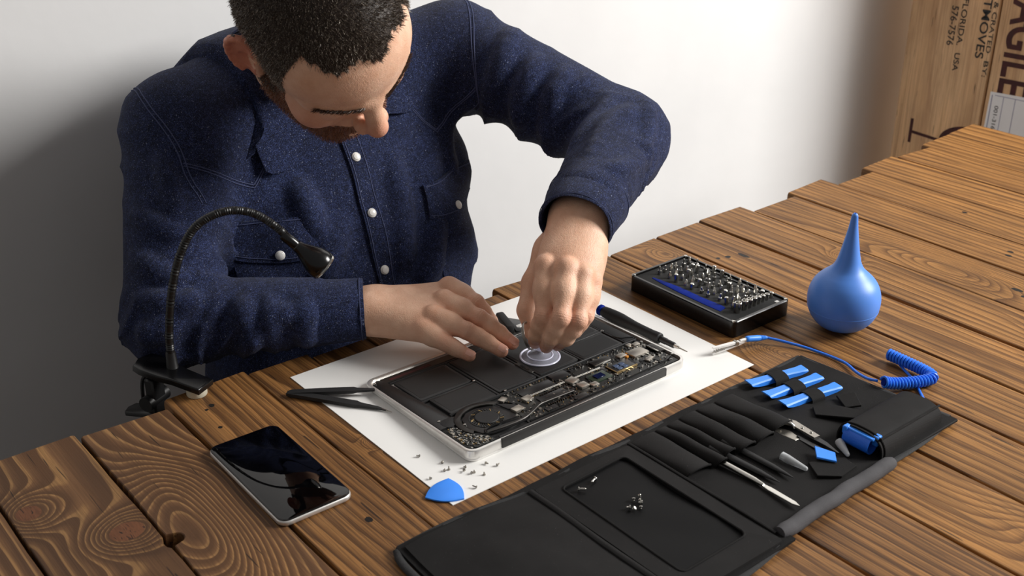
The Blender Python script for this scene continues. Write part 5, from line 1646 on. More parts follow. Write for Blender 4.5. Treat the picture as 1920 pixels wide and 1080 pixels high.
# hands
hg = 0.00125
frames = {}
for nm, H, el in (('R', HAND_R, ER), ('L', HAND_L, EL)):
    Bf, frm = hand_field(H, el)
    frames[nm] = frm
    pts = [H['wrist']] + [p for c in H['fingers'] for p in c] + H['thumb']
    w = Vector(H['wrist']); back = w + (Vector(el) - w).normalized() * 0.075
    lo = np.min(np.array(pts + [tuple(back)]), axis=0) - 0.03
    hi = np.max(np.array(pts + [tuple(back)]), axis=0) + 0.03
    V, l0 = Bf.grid(lo, hi, hg)
    v, f = surface_nets(V, l0, hg)
    v = relax(v, f, 1, 0.35)
    # skin creases over the middle joints, tendons on the back
    N = vnormals(v, f)
    for ch, rr in zip(H['fingers'], H['radii']):
        for ji, amp in ((1, 0.0005), (2, 0.0003)):
            j = np.array(ch[ji]); t = np.array(ch[ji + 1]) - np.array(ch[ji - 1]); t = t / np.linalg.norm(t)
            d = v - j
            al = d @ t
            wgt = np.exp(-(al / 0.005) ** 2) * (np.linalg.norm(d, axis=1) < 0.016) * np.clip(N @ np.array(frm['bk']) * 1.5, 0, 1)
            v = v - N * (amp * wgt * (0.5 + 0.5 * np.cos(al * 2 * PI / 0.0026)))[:, None]
    tn = np.zeros((len(v), 4)); tn[:, 3] = 1
    red = np.zeros(len(v))
    for ch in H['fingers']:
        red += 0.55 * gblob(v, ch[1], 0.011) + 0.4 * gblob(v, ch[0], 0.012) + 0.7 * gblob(v, ch[3], 0.011)
    tn[:, 0] = np.clip(red, 0, 1)
    bodyV.append(v); bodyF.append(f); bodyT.append(tn)
# arms, neck root and trunk under the clothes
INNER = Field()
INNER.add(sd_cone(SR, ER, 0.040, 0.036), 0.02).add(sd_cone(ER, WR, 0.036, 0.025), 0.02)
INNER.add(sd_cone(SL, EL, 0.040, 0.036), 0.02).add(sd_cone(EL, WL, 0.036, 0.025), 0.02)
for _s in (SR, SL):
    INNER.add(sd_cone((NECK[0], NECK[1], NECK[2] - 0.035), (_s[0], _s[1], _s[2] - 0.010), 0.036, 0.034), 0.03)
INNER.add(sd_cone(hw(0, -0.04, -0.03), NECK, 0.050, 0.058), 0.03)
INNER.add(sd_ell((0.705, 1.295, 0.12), (0.155, 0.080, 0.11)), 0.04)
INNER.add(sd_ell((0.705, 1.260, -0.08), (0.155, 0.085, 0.20)), 0.06)
V, l0 = INNER.grid((0.36, 0.84, -0.30), (1.08, 1.42, 0.38), 0.008)
v, f = surface_nets(V, l0, 0.008)
keep = np.ones(len(f), bool)
for wv, el in ((WR, ER), (WL, EL)):
    d = np.array(wv) - np.array(el); L = np.linalg.norm(d); d /= L
    keep &= ((v[f].mean(1) - np.array(wv)) @ d < -0.045) | (np.linalg.norm(v[f].mean(1) - np.array(wv), axis=1) > 0.09)
bodyV.append(v); bodyF.append(f[keep]); bodyT.append(np.tile([0, 0, 0, 1.0], (len(v), 1)))
off = np.cumsum([0] + [len(x) for x in bodyV])
BV = np.concatenate(bodyV); BF = np.concatenate([f + o for f, o in zip(bodyF, off)]); BT = np.concatenate(bodyT)
me = np_mesh('body', BV, BF, PORG)
ca = me.color_attributes.new('tint', 'FLOAT_COLOR', 'POINT')
ca.data.foreach_set('color', BT.astype(np.float32).ravel())
me.materials.append(M['skin'])
body = bpy.data.objects.new('body', me)
COL.objects.link(body); body.parent = person; ORG[body.name] = PORG
nails(HAND_R, frames['R'], 'nail', body, (0, 1, 2, 3))
nails(HAND_L, frames['L'], 'nail', body, (0, 1, 2, 3), (-0.50, -0.80, -0.15))

# ---- hair, beard and brows: short strands rooted in the skin
def strands(name, roots, normals, length, width, lean, mat, parent, rs, curl=0.3, lift=1.0):
    n = len(roots)
    L = (length * rs.uniform(0.6, 1.2, n))[:, None]
    d = normals * lift + lean + rs.normal(0, curl, (n, 3))
    d /= np.linalg.norm(d, axis=1)[:, None]
    d2 = d + rs.normal(0, curl, (n, 3)) + lean * 0.6
    d2 /= np.linalg.norm(d2, axis=1)[:, None]
    s = np.cross(d, rs.normal(0, 1, (n, 3))); s /= np.linalg.norm(s, axis=1)[:, None]
    w = width * rs.uniform(0.7, 1.2, n)[:, None]
    p0 = roots - normals * 0.0006
    p1 = roots + d * L * 0.55
    p2 = p1 + d2 * L * 0.45
    V = np.stack([p0 - s * w, p0 + s * w, p1 + s * w * 0.8, p1 - s * w * 0.8, p2 + s * w * 0.15, p2 - s * w * 0.15], 1).reshape(-1, 3)
    b = np.arange(n)[:, None] * 6
    Fq = np.concatenate([b + np.array([[0, 1, 2, 3]]), b + np.array([[3, 2, 4, 5]])])
    me = np_mesh(name, V, Fq, PORG)
    me.materials.append(mat)
    o = bpy.data.objects.new(name, me)
    COL.objects.link(o); o.parent = parent
    o['kind'] = 'stuff'
    return o
def mat_hair(name, a, b, c, rough=0.45):
    t = NT(name)
    co = t.coord()
    f = t.noise(co, 900, 1.0)
    col = t.ramp(f, [(0.36, a), (0.58, b), (0.66, c)])
    return t.set(color=col, rough=rough, spec=0.5)
M['hair'] = mat_hair('hair', srgb(58, 48, 40), srgb(104, 90, 77), srgb(196, 186, 172))
M['beard'] = mat_hair('beard', srgb(72, 38, 20), srgb(128, 74, 42), srgb(176, 120, 76))
M['brow'] = mat_hair('brow', srgb(44, 30, 22), srgb(74, 52, 38), srgb(98, 74, 54))
rs = np.random.RandomState(3)
fc = hloc[hf].mean(1)
fn = vnormals(hloc, hf)[hf].mean(1)
area = 0.5 * np.linalg.norm(np.cross(hloc[hf[:, 2]] - hloc[hf[:, 0]], hloc[hf[:, 3]] - hloc[hf[:, 1]]), axis=1)
def scatter(mask, n):
    ids = np.where(mask)[0]
    p = area[ids] / area[ids].sum()
    c = rs.choice(ids, n, p=p)
    u = rs.uniform(0, 1, (n, 2))
    q = hloc[hf[c]]
    P = (q[:, 0] * ((1 - u[:, 0]) * (1 - u[:, 1]))[:, None] + q[:, 1] * (u[:, 0] * (1 - u[:, 1]))[:, None] + q[:, 2] * (u[:, 0] * u[:, 1])[:, None] + q[:, 3] * ((1 - u[:, 0]) * u[:, 1])[:, None])
    return P, fn[c]
def to_world(P): return P @ HR.astype(float) + np.array(H0)
def dirw(P): return P @ HR.astype(float)
hm = hairline(fc)
P, N = scatter(hm, 60000)
P = P + rs.normal(0, 0.0012, P.shape) * np.array([1, 1, 1])
top = np.clip((P[:, 2] - 0.02) / 0.09, 0, 1)
lean = np.stack([np.zeros(len(P)), 0.55 * top + 0.1, -0.55 * (1 - top) + 0.0], 1)
strands('hair', to_world(P), dirw(N), 0.0026 + 0.0030 * top, 0.00026, dirw(lean), M['hair'], body, rs, 0.28)
bmk = beardmask(fc)
P, N = scatter(bmk, 9000)
lean = np.tile([0, 0.1, -0.7], (len(P), 1))
strands('beard', to_world(P), dirw(N), 0.0052, 0.00026, dirw(lean), M['beard'], body, rs, 0.3)
for s in (1, -1):
    sx = fc[:, 0] * s
    arch = 0.0200 + 0.006 * np.clip((sx - 0.030) / 0.028, 0, 1)
    bm_ = (sx > 0.011) & (sx < 0.057) & (np.abs(fc[:, 2] - arch) < 0.0034 - 0.05 * np.maximum(0, sx - 0.034)) & (fc[:, 1] > 0.03)
    P, N = scatter(bm_, 520)
    lean = np.tile([1.2 * s, -0.3, 0.35], (len(P), 1))
    strands('eyebrow', to_world(P), dirw(N), 0.0062, 0.00024, dirw(lean), M['brow'], body, rs, 0.2, 0.45)
# ------------------------------------------------------------------ denim shirt
def mat_denim():
    t = NT('denim')
    co = t.coord()
    tw = t.wave(t.mapping(co, (1, 1, 1), (0, 0, 0), (0.3, 0.7, 0.5)), 520, 3.0, 'DIAGONAL')
    grain = t.noise(co, 1150, 2.0, 0.7)
    fade = t.noise(co, 9, 4.0, 0.6)
    fine = t.noise(co, 160, 3.0, 0.7)
    c = t.ramp(grain, [(0.34, srgb(4, 6, 16)), (0.50, srgb(18, 25, 55)), (0.66, srgb(66, 79, 122))])
    c = t.mix(0.85, c, t.ramp(fade, [(0.3, (0.62, 0.62, 0.66, 1)), (0.7, (1.25, 1.25, 1.22, 1))]), 'MULTIPLY')
    c = t.mix(0.8, c, t.ramp(fine, [(0.35, (0.5, 0.5, 0.52, 1)), (0.65, (1.4, 1.4, 1.4, 1))]), 'MULTIPLY')
    fleck = t.noise(t.mapping(co, (1.0, 1.0, 0.5), (0, 0, 0), (0.4, 0.3, 0.6)), 850, 1.5, 0.6)
    c = t.mix(t.ramp(fleck, [(0.675, (0, 0, 0, 1)), (0.74, (0.75,) * 3 + (1,))]), c, srgb(165, 172, 196))
    h = t.math('ADD', t.math('MULTIPLY', tw, 0.4), t.math('MULTIPLY', grain, 0.9))
    return t.set(color=c, rough=0.88, spec=0.2, sheen=0.05, normal=t.bump(h, 0.55, 0.0011))
M['denim'] = mat_denim()
M['thread'] = plain('thread', srgb(62, 70, 104), 0.8, var=0.3, scale=900)

TZ = np.array([-0.40, -0.20, -0.05, 0.03, 0.10, 0.17, 0.22, 0.255, 0.285])
TCX = np.array([0.705, 0.705, 0.705, 0.705, 0.708, 0.710, 0.708, 0.700, 0.695])
TFY = np.array([1.120, 1.112, 1.108, 1.121, 1.150, 1.186, 1.215, 1.245, 1.275])
TBY = np.array([1.40, 1.385, 1.375, 1.385, 1.405, 1.420, 1.415, 1.395, 1.36])
TA = np.array([0.195, 0.190, 0.190, 0.197, 0.208, 0.205, 0.180, 0.135, 0.085])
def torso_f(P):
    x, y, z = P[:, 0], P[:, 1], P[:, 2]
    cx = np.interp(z, TZ, TCX).astype(F32); fy = np.interp(z, TZ, TFY).astype(F32)
    by = np.interp(z, TZ, TBY).astype(F32); a = np.interp(z, TZ, TA).astype(F32)
    b = (by - fy) / 2; cy = (by + fy) / 2
    q = (np.abs((x - cx) / a) ** 2.4 + np.abs((y - cy) / b) ** 2.4) ** F32(1 / 2.4)
    d = (q - 1) * np.minimum(a, b) * F32(0.9)
    sx = x - cx
    # soft drag folds
    d = d + F32(0.0032) * np.sin(sx * 62 + z * 38 + 1.2 * np.sin(z * 21)) * np.exp(-((z - 0.03) / 0.11) ** 2)
    d = d + F32(0.0024) * np.sin(-sx * 45 + z * 70 + np.sin(sx * 25)) * np.exp(-((z - 0.14) / 0.07) ** 2)
    d = d + F32(0.003) * np.sin(z * 95 + np.sin(sx * 17) * 1.6) * np.exp(-((z + 0.06) / 0.06) ** 2)
    top = (z - 0.283) * F32(0.9)
    return np.maximum(d, np.maximum(top, -0.36 - z))
torso_prim = (torso_f, (0.49, 1.09, -0.38), (0.93, 1.44, 0.33))
def sleeve(a, b, ra, rb, folds):
    """sleeve with wrinkles; folds = (centre t, width, amplitude, wavelength m, slant, phase, azimuth)"""
    a, b = A3(a), A3(b)
    ba = b - a; L = float(np.sqrt(ba @ ba)); ax = ba / L
    u = np.cross(ax, A3((0, 0, 1))); u /= np.linalg.norm(u); v = np.cross(ax, u)
    def f(P):
        pa = P - a
        al = pa @ ax
        t = np.clip(al / L, 0, 1)
        d = pa - (t * L)[:, None] * ax
        pu, pv = d @ u, d @ v
        rr = np.sqrt((d * d).sum(1))
        an = np.arctan2(pv, pu)
        r = ra + (rb - ra) * t
        for (tc, tw, amp, wl, sl, ph, az) in folds:
            g = np.exp(-((t - tc) / tw) ** 2) * (0.45 + 0.55 * np.cos(an - az))
            s = 1 - 2 * np.abs(np.sin(PI * (al + sl * np.sin(an - az + 0.6)) / wl + ph + 0.8 * np.sin(an * 2 + ph))) ** 0.75
            r = r + 1.5 * amp * g * (s - 0.15)
        return (rr - r) * F32(0.85)
    m = max(ra, rb) + 0.012
    return f, np.minimum(a, b) - m, np.maximum(a, b) + m
faR = (Vector(WR) - Vector(ER)).normalized(); faL = (Vector(WL) - Vector(EL)).normalized()
endR = tuple(Vector(WR) - faR * 0.068); endL = tuple(Vector(WL) - faL * 0.042)
CHEST = Field()
CHEST.add(torso_prim, 0.01)
CHEST.add(sd_cone((0.665, 1.310, 0.236), SR, 0.060, 0.058), 0.055)
CHEST.add(sd_cone((0.735, 1.310, 0.240), SL, 0.060, 0.058), 0.055)
SHIRT = Field()
SHIRT.ops = list(CHEST.ops)
SHIRT.add(sleeve(SR, ER, 0.066, 0.051, [(0.15, 0.2, 0.0035, 0.045, 0.02, 0.5, 1.0), (0.62, 0.22, 0.0050, 0.042, 0.022, 1.0, 2.2), (0.95, 0.16, 0.006, 0.030, 0.014, 0.0, 2.6)]), 0.030)
SHIRT.add(sleeve(ER, endR, 0.050, 0.0400, [(0.08, 0.16, 0.006, 0.030, 0.016, 1.5, 0.6), (0.5, 0.25, 0.0035, 0.034, 0.02, 0.3, 0.8), (0.86, 0.10, 0.0020, 0.024, 0.012, 2.0, 0.9)]), 0.022)
SHIRT.add(sleeve(SL, EL, 0.067, 0.059, [(0.10, 0.16, 0.0065, 0.050, 0.030, 0.2, 2.4), (0.38, 0.16, 0.0065, 0.055, 0.034, 2.6, 2.0), (0.75, 0.2, 0.0035, 0.045, 0.02, 1.0, 0.5), (0.98, 0.12, 0.006, 0.030, 0.014, 0.4, 2.0)]), 0.026)
SHIRT.add(sleeve(EL, endL, 0.058, 0.0445, [(0.06, 0.14, 0.006, 0.032, 0.016, 0.8, 0.4), (0.45, 0.2, 0.0035, 0.036, 0.02, 0.0, 2.0), (0.85, 0.10, 0.0022, 0.024, 0.012, 1.0, 1.2)]), 0.022)
# folds: ridges raised on the cloth along hand-placed lines
def grad(field, P, e=0.002):
    P = np.asarray(P, float)
    g = np.stack([field.ev(P + np.array(d) * e) - field.ev(P - np.array(d) * e) for d in ((1, 0, 0), (0, 1, 0), (0, 0, 1))], 1)
    return g / (np.linalg.norm(g, axis=1)[:, None] + 1e-9)
def on_surface(field, P, off=0.0, it=5):
    P = np.asarray(P, float).copy()
    for _ in range(it):
        P = P - grad(field, P) * (field.ev(P) - off)[:, None]
    return P
BASE = Field(); BASE.ops = list(SHIRT.ops)
def ridge(pts, r=0.010, inset=0.0045, k=0.012, taper=0.45):
    q = np.array([tuple(v) for v in spline(pts, 4)])
    q = on_surface(BASE, q, -inset)
    n = len(q)
    for i in range(n - 1):
        t0, t1 = i / (n - 1), (i + 1) / (n - 1)
        f = lambda t: r * (taper + (1 - taper) * math.sin(PI * min(1, 0.15 + 0.8 * t)))
        SHIRT.add(sd_cone(tuple(q[i]), tuple(q[i + 1]), f(t0), f(t1)), k)
ridge([(0.9567, 1.1843, 0.2837), (0.908, 1.1535, 0.2445), (0.9029, 1.1668, 0.1856)], 0.0115)
ridge([(0.9492, 1.1258, 0.258), (0.9183, 1.1171, 0.219), (0.9144, 1.1219, 0.1811)], 0.0120)
ridge([(0.972, 1.095, 0.246), (0.940, 1.085, 0.212), (0.937, 1.09, 0.172)], 0.0085)
ridge([(0.9863, 1.0218, 0.2232), (0.9355, 1.0051, 0.2052), (0.900, 0.985, 0.180)], 0.0105)
ridge([(0.9903, 0.9921, 0.2155), (0.9409, 0.9815, 0.2092), (0.875, 0.94, 0.190)], 0.0095)
ridge([(0.960, 0.935, 0.175), (0.905, 0.905, 0.185), (0.870, 0.905, 0.185)], 0.0065, 0.003)
ridge([(1.020, 1.000, 0.205), (0.985, 0.955, 0.190), (0.955, 0.930, 0.165)], 0.0070, 0.003)
ridge([(0.4814, 1.0717, 0.0766), (0.482, 1.055, 0.050), (0.484, 1.062, 0.015)], 0.0090)
ridge([(0.5039, 1.0471, 0.0636), (0.520, 1.036, 0.060), (0.539, 1.0251, 0.0559)], 0.0070, 0.003)
ridge([(0.510, 1.060, 0.072), (0.502, 1.040, 0.048), (0.500, 1.045, 0.012)], 0.0085)
ridge([(0.545, 1.045, 0.066), (0.535, 1.021, 0.045), (0.528, 1.030, 0.012)], 0.0080)
ridge([(0.4105, 1.0925, 0.0752), (0.395, 1.090, 0.060), (0.3789, 1.1013, 0.0486)], 0.0090)
ridge([(0.440, 1.095, 0.090), (0.415, 1.098, 0.092), (0.3901, 1.125, 0.0869)], 0.0085)
ridge([(0.423, 1.1917, 0.1566), (0.440, 1.160, 0.146), (0.455, 1.1405, 0.1412)], 0.0080)
ridge([(0.4049, 1.1688, 0.1179), (0.420, 1.135, 0.108), (0.4366, 1.1126, 0.1031)], 0.0085)
ridge([(0.4638, 1.1981, 0.2081), (0.460, 1.17, 0.185), (0.4567, 1.1546, 0.1597)], 0.0070, 0.003)
ridge([(0.6621, 1.1536, 0.0948), (0.640, 1.142, 0.07), (0.6167, 1.1343, 0.0431)], 0.0075, 0.0045, 0.02)
ridge([(0.7596, 1.1786, 0.1493), (0.748, 1.15, 0.09), (0.7335, 1.1236, 0.0426)], 0.0070, 0.0045, 0.02)
ridge([(0.7988, 1.1448, 0.0627), (0.78, 1.13, 0.03), (0.7614, 1.1186, 0.0068)], 0.0075, 0.0045, 0.02)
ridge([(0.6232, 1.1814, 0.1444), (0.625, 1.165, 0.115), (0.6306, 1.1516, 0.0896)], 0.0070, 0.0045, 0.02)
ridge([(0.875, 1.185, 0.200), (0.868, 1.178, 0.150), (0.855, 1.175, 0.110)], 0.0080, 0.0045, 0.016)
SHIRT.sub(sd_cone(hw(0, -0.02, -0.02), NECK, 0.066, 0.066), 0.006)
for e, w_ in ((endR, faR), (endL, faL)):
    c = Vector(e) + w_ * 0.034
    SHIRT.sub(sd_cone(tuple(Vector(e) - w_ * 0.004), tuple(c), 0.026, 0.028), 0.002)
V, l0 = SHIRT.grid((0.335, 0.84, -0.40), (1.10, 1.46, 0.37), 0.003)
sv, sf = surface_nets(V, l0, 0.003)
sv = relax(sv, sf, 1, 0.4)
me = np_mesh('shirt', sv, sf, PORG)
me.materials.append(M['denim'])
shirt = bpy.data.objects.new('shirt', me)
COL.objects.link(shirt); shirt.parent = person; ORG[shirt.name] = PORG
shirt['label'] = 'dark indigo flecked denim shirt with pearl snaps'

def front_pt(x, z, off=0.0, field=CHEST):
    """points on the shirt front under given x, z"""
    x = np.asarray(x, float); z = np.asarray(z, float)
    lo_ = np.full(x.shape, 1.03); hi_ = np.full(x.shape, 1.30)
    n = x.size
    ys = np.linspace(1.04, 1.32, 57)
    P = np.stack([np.repeat(x.ravel(), 57), np.tile(ys, n), np.repeat(z.ravel(), 57)], 1)
    D = field.ev(P).reshape(n, 57)
    k = np.argmax(D < 0, axis=1)
    k = np.maximum(k, 1)
    d0 = D[np.arange(n), k - 1]; d1 = D[np.arange(n), k]
    y = ys[k - 1] + (ys[k] - ys[k - 1]) * np.clip(d0 / (d0 - d1 + 1e-9), 0, 1)
    P0 = np.stack([x.ravel(), y, z.ravel()], 1)
    e = 0.002
    g = np.stack([field.ev(P0 + np.array(d) * e) - field.ev(P0 - np.array(d) * e) for d in ((1, 0, 0), (0, 1, 0), (0, 0, 1))], 1)
    g /= np.linalg.norm(g, axis=1)[:, None] + 1e-9
    return P0 + g * off, g
def patch(name, outline_fn, nu, nv, off, thick, parent, mat='denim', label=None):
    """cloth panel lying on the shirt: outline_fn(u, v) -> (x, z)"""
    X = np.zeros((nu, nv)); Z = np.zeros((nu, nv))
    for i in range(nu):
        for j in range(nv):
            X[i, j], Z[i, j] = outline_fn(i / (nu - 1), j / (nv - 1))
    P, g = front_pt(X, Z, 0)
    T = P + g * (off + thick); Bm = P + g * (off - 0.002)
    vs = [tuple(p) for p in T] + [tuple(p) for p in Bm]
    n = nu * nv
    fs = []
    for i in range(nu - 1):
        for j in range(nv - 1):
            a, b, c, d = i * nv + j, i * nv + j + 1, (i + 1) * nv + j + 1, (i + 1) * nv + j
            fs += [(a, d, c, b), (n + a, n + b, n + c, n + d)]
    rim = [i * nv for i in range(nu)] + [(nu - 1) * nv + j for j in range(1, nv)] + [i * nv + nv - 1 for i in range(nu - 2, -1, -1)] + [j for j in range(nv - 2, 0, -1)]
    for k in range(len(rim)):
        a, b = rim[k], rim[(k + 1) % len(rim)]
        fs.append((a, n + a, n + b, b))
    o = part(name, MB().add(vs, fs), mat, parent, label, angle=50)
    return o
def seam(pts, parent, n=10, r=0.0009, off=0.0006, name='stitched_seam', mat='thread'):
    q = spline([(p[0], 0, p[1]) for p in pts], n) if len(pts) > 2 else [Vector((pts[0][0] + (pts[1][0] - pts[0][0]) * k / n, 0, pts[0][1] + (pts[1][1] - pts[0][1]) * k / n)) for k in range(n + 1)]
    P, g = front_pt(np.array([v.x for v in q]), np.array([v.z for v in q]), off)
    part(name, MB().tube([tuple(p) for p in P], r, 5), mat, parent)
# front placket, its edges and snaps
def lerp(a, b, t): return a + (b - a) * t
patch('placket', lambda u, v: (lerp(0.690, 0.716, u) - 0.004 * (0.2 - lerp(0.20, -0.12, v)) / 0.3 + 0.002, lerp(0.205, -0.13, v)), 5, 40, 0.0016, 0.0018, shirt)
seam([(0.6955, 0.20), (0.6935, 0.08), (0.6905, -0.10)], shirt, 14, 0.0006, 0.0036)
seam([(0.7145, 0.20), (0.7125, 0.08), (0.709, -0.10)], shirt, 14, 0.0006, 0.0036)
def snap(x, z, off):
    P, g = front_pt(np.array([x]), np.array([z]), off)
    m = zframe(P[0], g[0])
    o = part('snap_button', MB().lathe([(0.0058, -0.002), (0.0060, 0.0006), (0.0056, 0.0014), (0.0049, 0.0018), (0.0047, 0.0015), (0.0040, 0.0026), (0.0020, 0.0032), (0.0004, 0.0033)], 20, m), 'pearl', shirt, 'pearl white snap button')
    part('snap_rim', MB().lathe([(0.0061, 0.0), (0.0063, 0.0009), (0.0058, 0.0015), (0.0050, 0.0017)], 20, m, cap=False), 'steel', o) if False else None
for z in (0.164, 0.100, 0.032):
    snap(0.7035 - 0.004 * (0.2 - z) / 0.3, z, 0.0034)
# chest pockets with pointed flaps
for sgn, cx_ in ((-1, 0.580), (1, 0.838)):
    x0, x1 = cx_ - 0.052, cx_ + 0.052
    def flap(u, v, x0=x0, x1=x1):
        x = lerp(x0, x1, u)
        zb = 0.076 - 0.014 * (1 - abs(2 * u - 1) ** 1.6) - 0.003 * math.cos(u * 2 * PI * 1.0)
        return x, lerp(0.114, zb, v)
    patch('pocket_panel', lambda u, v, x0=x0, x1=x1: (lerp(x0 + 0.003, x1 - 0.003, u), lerp(0.108, -0.02, v)), 10, 12, 0.0008, 0.0012, shirt)
    patch('pocket_flap', flap, 15, 7, 0.0028, 0.0018, shirt)
    seam([(x0 + 0.002, 0.111), (x1 - 0.002, 0.111)], shirt, 10, 0.0006, 0.0050)
    seam([flap(u, 0.9) for u in (0.02, 0.18, 0.34, 0.5, 0.66, 0.82, 0.98)], shirt, 3, 0.0005, 0.0050)
    snap(cx_, 0.0745, 0.0048)
# western yoke and armhole seams
def surf_seam(name, pts, r=0.0007, off=0.0002, n=10):
    q = np.array([tuple(v) for v in spline(pts, n)])
    q = on_surface(SHIRT, q, off)
    part(name, MB().tube([tuple(p) for p in q], r, 5), 'thread', shirt)
for dz in (0.0, 0.004):
    surf_seam('yoke_seam', [(0.4839, 1.1816, 0.2019 + dz), (0.530, 1.180, 0.177 + dz), (0.5704, 1.1831, 0.1548 + dz)])
    surf_seam('yoke_seam', [(0.5704, 1.1831, 0.1548 + dz), (0.588, 1.193, 0.172 + dz), (0.6058, 1.2042, 0.1924 + dz)])
    surf_seam('yoke_seam', [(0.7975, 1.2123, 0.2111 + dz), (0.820, 1.207, 0.187 + dz), (0.8424, 1.201, 0.1637 + dz)])
    surf_seam('yoke_seam', [(0.8424, 1.201, 0.1637 + dz), (0.866, 1.19, 0.19 + dz), (0.8886, 1.1797, 0.2162 + dz)])
for dx in (0.0, 0.005):
    surf_seam('armhole_seam', [(0.474 + dx, 1.300, 0.270), (0.476 + dx, 1.2736, 0.2671), (0.480 + dx, 1.235, 0.245), (0.4825 + dx, 1.195, 0.2173), (0.4825 + dx, 1.1745, 0.1917), (0.490 + dx, 1.165, 0.160)])
    surf_seam('armhole_seam', [(0.945 - dx, 1.275, 0.314), (0.936 - dx, 1.2516, 0.3125), (0.915 - dx, 1.215, 0.29), (0.8962 - dx, 1.1886, 0.2625), (0.8925 - dx, 1.1768, 0.209), (0.893 - dx, 1.19, 0.17)])
# cuffs
def cuff(end, axis, L, r0, r1, flat, latv):
    z = Vector(axis).normalized()
    x = Vector(latv); x = (x - z * x.dot(z)).normalized()
    y = z.cross(x)
    m = Matrix((x, y, z)).transposed().to_4x4(); m.translation = Vector(end)
    n = 40
    th = 0.0024
    prof = [(r0 - th, 0), (r0 - 0.0006, -0.0006), (r0 + 0.0004, 0.0008), (lerp(r0, r1, .3) + 0.0006, L * .3), (lerp(r0, r1, .6), L * .6), (r1 + 0.0004, L - 0.001), (r1 - 0.0010, L + 0.0004), (r1 - th, L - 0.001), (lerp(r0, r1, .5) - th - 0.001, L * 0.5), (r0 - th - 0.001, 0.002)]
    vs = []; fs = []
    for r, zz in prof:
        for k in range(n):
            a = 2 * PI * k / n
            rip = 0.0007 * math.sin(5 * a + zz * 90)
            vs.append(((r + rip) * math.cos(a), (r + rip) * flat * math.sin(a), zz))
    q = len(prof)
    for i in range(q):
        for k in range(n):
            l = (k + 1) % n; j = (i + 1) % q
            fs.append((i * n + k, i * n + l, j * n + l, j * n + k))
    c = part('cuff', MB().add(vs, fs, m), 'denim', shirt, angle=60)
    for zz in (0.004, L - 0.004):
        r = lerp(r0, r1, zz / L) + 0.0007
        part('stitched_seam', MB().tube([tuple(m @ Vector((r * math.cos(2 * PI * k / 40), r * flat * math.sin(2 * PI * k / 40), zz))) for k in range(40)], 0.0006, 5, closed=True), 'thread', c)
    return m
cuff(tuple(Vector(WR) - faR * 0.078), faR, 0.068, 0.0425, 0.0385, 0.88, frames['R']['lat'])
cuff(tuple(Vector(WL) - faL * 0.050), faL, 0.070, 0.0475, 0.0415, 0.86, frames['L']['lat'])
# collar: stand and turned-down leaf around the neck
ncx = Vector((0.685, 1.275, 0.240))
nax = (Vector(hw(0, -0.03, -0.03)) - Vector(NECK)).normalized()
nax = (nax * 0.55 + Vector((0, 0, 1)) * 0.6).normalized()
nfr = Vector((0.02, -1, 0)); nfr = (nfr - nax * nfr.dot(nax)).normalized()
nsd = nax.cross(nfr)
vs = []; fs = []
na, nb = 45, 9
grid = []
for i in range(na):
    th = R(lerp(-166, 166, i / (na - 1)))
    rad = -nfr * math.cos(th) + nsd * math.sin(th)           # starts at the back
    fr = math.exp(-((abs(th) - R(128)) / R(17)) ** 2)
    fe = max(0.0, (abs(th) - R(134)) / R(32))
    T = ncx + rad * 0.073 + nax * (0.030 - 0.030 * fe)
    O = ncx + rad * (0.098 + 0.026 * fr - 0.020 * fe) + nax * (-0.008 - 0.040 * fr - 0.020 * fe)
    row = []
    for j in range(nb):
        t = j / (nb - 1)
        p = T.lerp(O, t) + nax * (0.016 * math.sin(t * PI) ** 0.8 * (1 - t * 0.5))
        row.append(p)
    grid.append(row)
pts = np.array([[tuple(p) for p in r] for r in grid]).reshape(-1, 3)
for _ in range(6):                                            # keep the leaf just above the cloth below it
    d = CHEST.ev(pts)
    e = 0.002
    g = np.stack([CHEST.ev(pts + np.array(q) * e) - CHEST.ev(pts - np.array(q) * e) for q in ((1, 0, 0), (0, 1, 0), (0, 0, 1))], 1)
    g /= np.linalg.norm(g, axis=1)[:, None] + 1e-9
    pts = pts + g * np.maximum(0, 0.005 - d)[:, None]
nrm = np.zeros_like(pts)
n = len(pts)
quads = []
for i in range(na - 1):
    for j in range(nb - 1):
        quads.append((i * nb + j, i * nb + j + 1, (i + 1) * nb + j + 1, (i + 1) * nb + j))
N_ = vnormals(pts, np.array(quads))
low = pts - N_ * 0.0028
vs = [tuple(p) for p in pts] + [tuple(p) for p in low]
fs = list(quads) + [tuple(n + k for k in q[::-1]) for q in quads]
rim = [i * nb for i in range(na)] + [(na - 1) * nb + j for j in range(1, nb)] + [i * nb + nb - 1 for i in range(na - 2, -1, -1)] + [j for j in range(nb - 2, 0, -1)]
for k in range(len(rim)):
    a, b = rim[k], rim[(k + 1) % len(rim)]
    fs.append((a, b, n + b, n + a))
part('collar', MB().add(vs, fs), 'denim', shirt, angle=60)

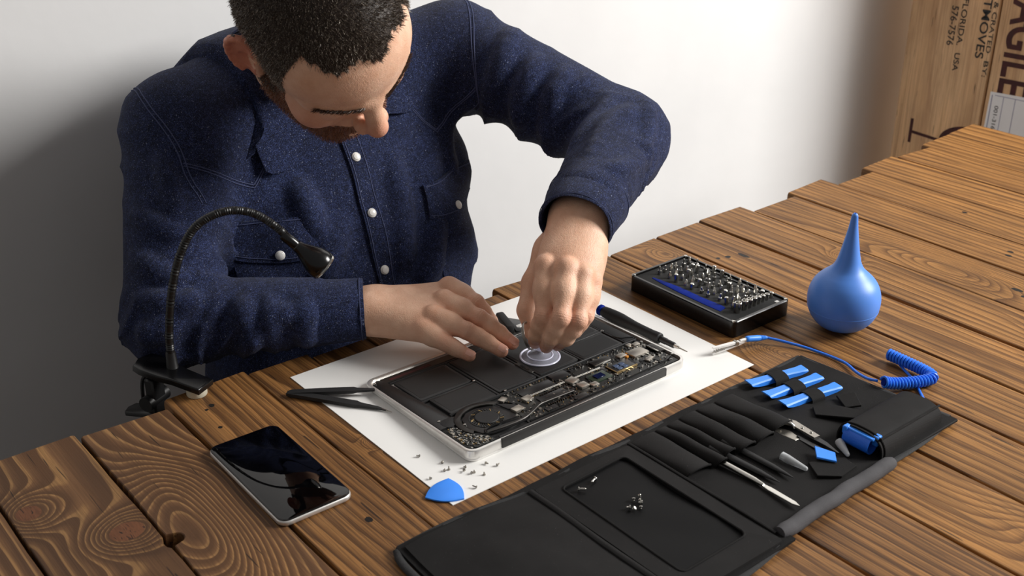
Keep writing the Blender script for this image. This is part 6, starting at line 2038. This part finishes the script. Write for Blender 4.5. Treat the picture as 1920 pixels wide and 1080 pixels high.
# trousers and a plain stool carry the figure behind the bench
LEGS = Field()
LEGS.add(sd_ell((0.705, 1.27, -0.30), (0.175, 0.125, 0.10)), 0.02)
for s in (-1, 1):
    hip = (0.705 + s * 0.09, 1.25, -0.24); knee = (0.705 + s * 0.15, 0.86, -0.235); ank = (0.705 + s * 0.14, 0.90, -0.66)
    LEGS.add(sd_cone(hip, knee, 0.088, 0.064), 0.03).add(sd_cone(knee, ank, 0.062, 0.048), 0.02)
V, l0 = LEGS.grid((0.44, 0.74, -0.70), (0.98, 1.42, -0.12), 0.008)
v, f = surface_nets(V, l0, 0.008)
me = np_mesh('trousers', v, f, PORG); me.materials.append(M['denim_dark'])
tr = bpy.data.objects.new('trousers', me); COL.objects.link(tr); tr.parent = person; ORG[tr.name] = PORG
for s in (-1, 1):
    x = 0.705 + s * 0.14
    FT = Field().add(sd_cone((x, 0.915, -0.705), (x + s * 0.015, 0.745, -0.722), 0.042, 0.030), 0.02).add(sd_cone((x, 0.90, -0.64), (x, 0.90, -0.70), 0.046, 0.042), 0.02)
    V, l0 = FT.grid((x - 0.08, 0.68, -0.752), (x + 0.08, 1.0, -0.58), 0.006)
    v, f = surface_nets(V, l0, 0.006)
    v[:, 2] = np.maximum(v[:, 2], -0.7498)
    me = np_mesh('shoe', v, f, PORG); me.materials.append(M['black_matte'])
    so = bpy.data.objects.new('shoe', me); COL.objects.link(so); so.parent = person
stool = thing('stool', (0.705, 1.30, -0.75), 'plain wooden stool the man in denim sits on', 'stool')
part('seat', MB().lathe([(0.001, -0.401), (0.155, -0.401), (0.162, -0.408), (0.162, -0.424), (0.155, -0.431), (0.001, -0.431)], 32, Matrix.Translation((0.705, 1.30, 0))), 'bench_wood', stool)
for i in range(4):
    a = R(45 + 90 * i)
    part('leg', MB().tube([(0.705 + 0.11 * math.cos(a), 1.30 + 0.11 * math.sin(a), -0.431), (0.705 + 0.17 * math.cos(a), 1.30 + 0.17 * math.sin(a), -0.75)], [0.018, 0.015], 12), 'bench_wood', stool)
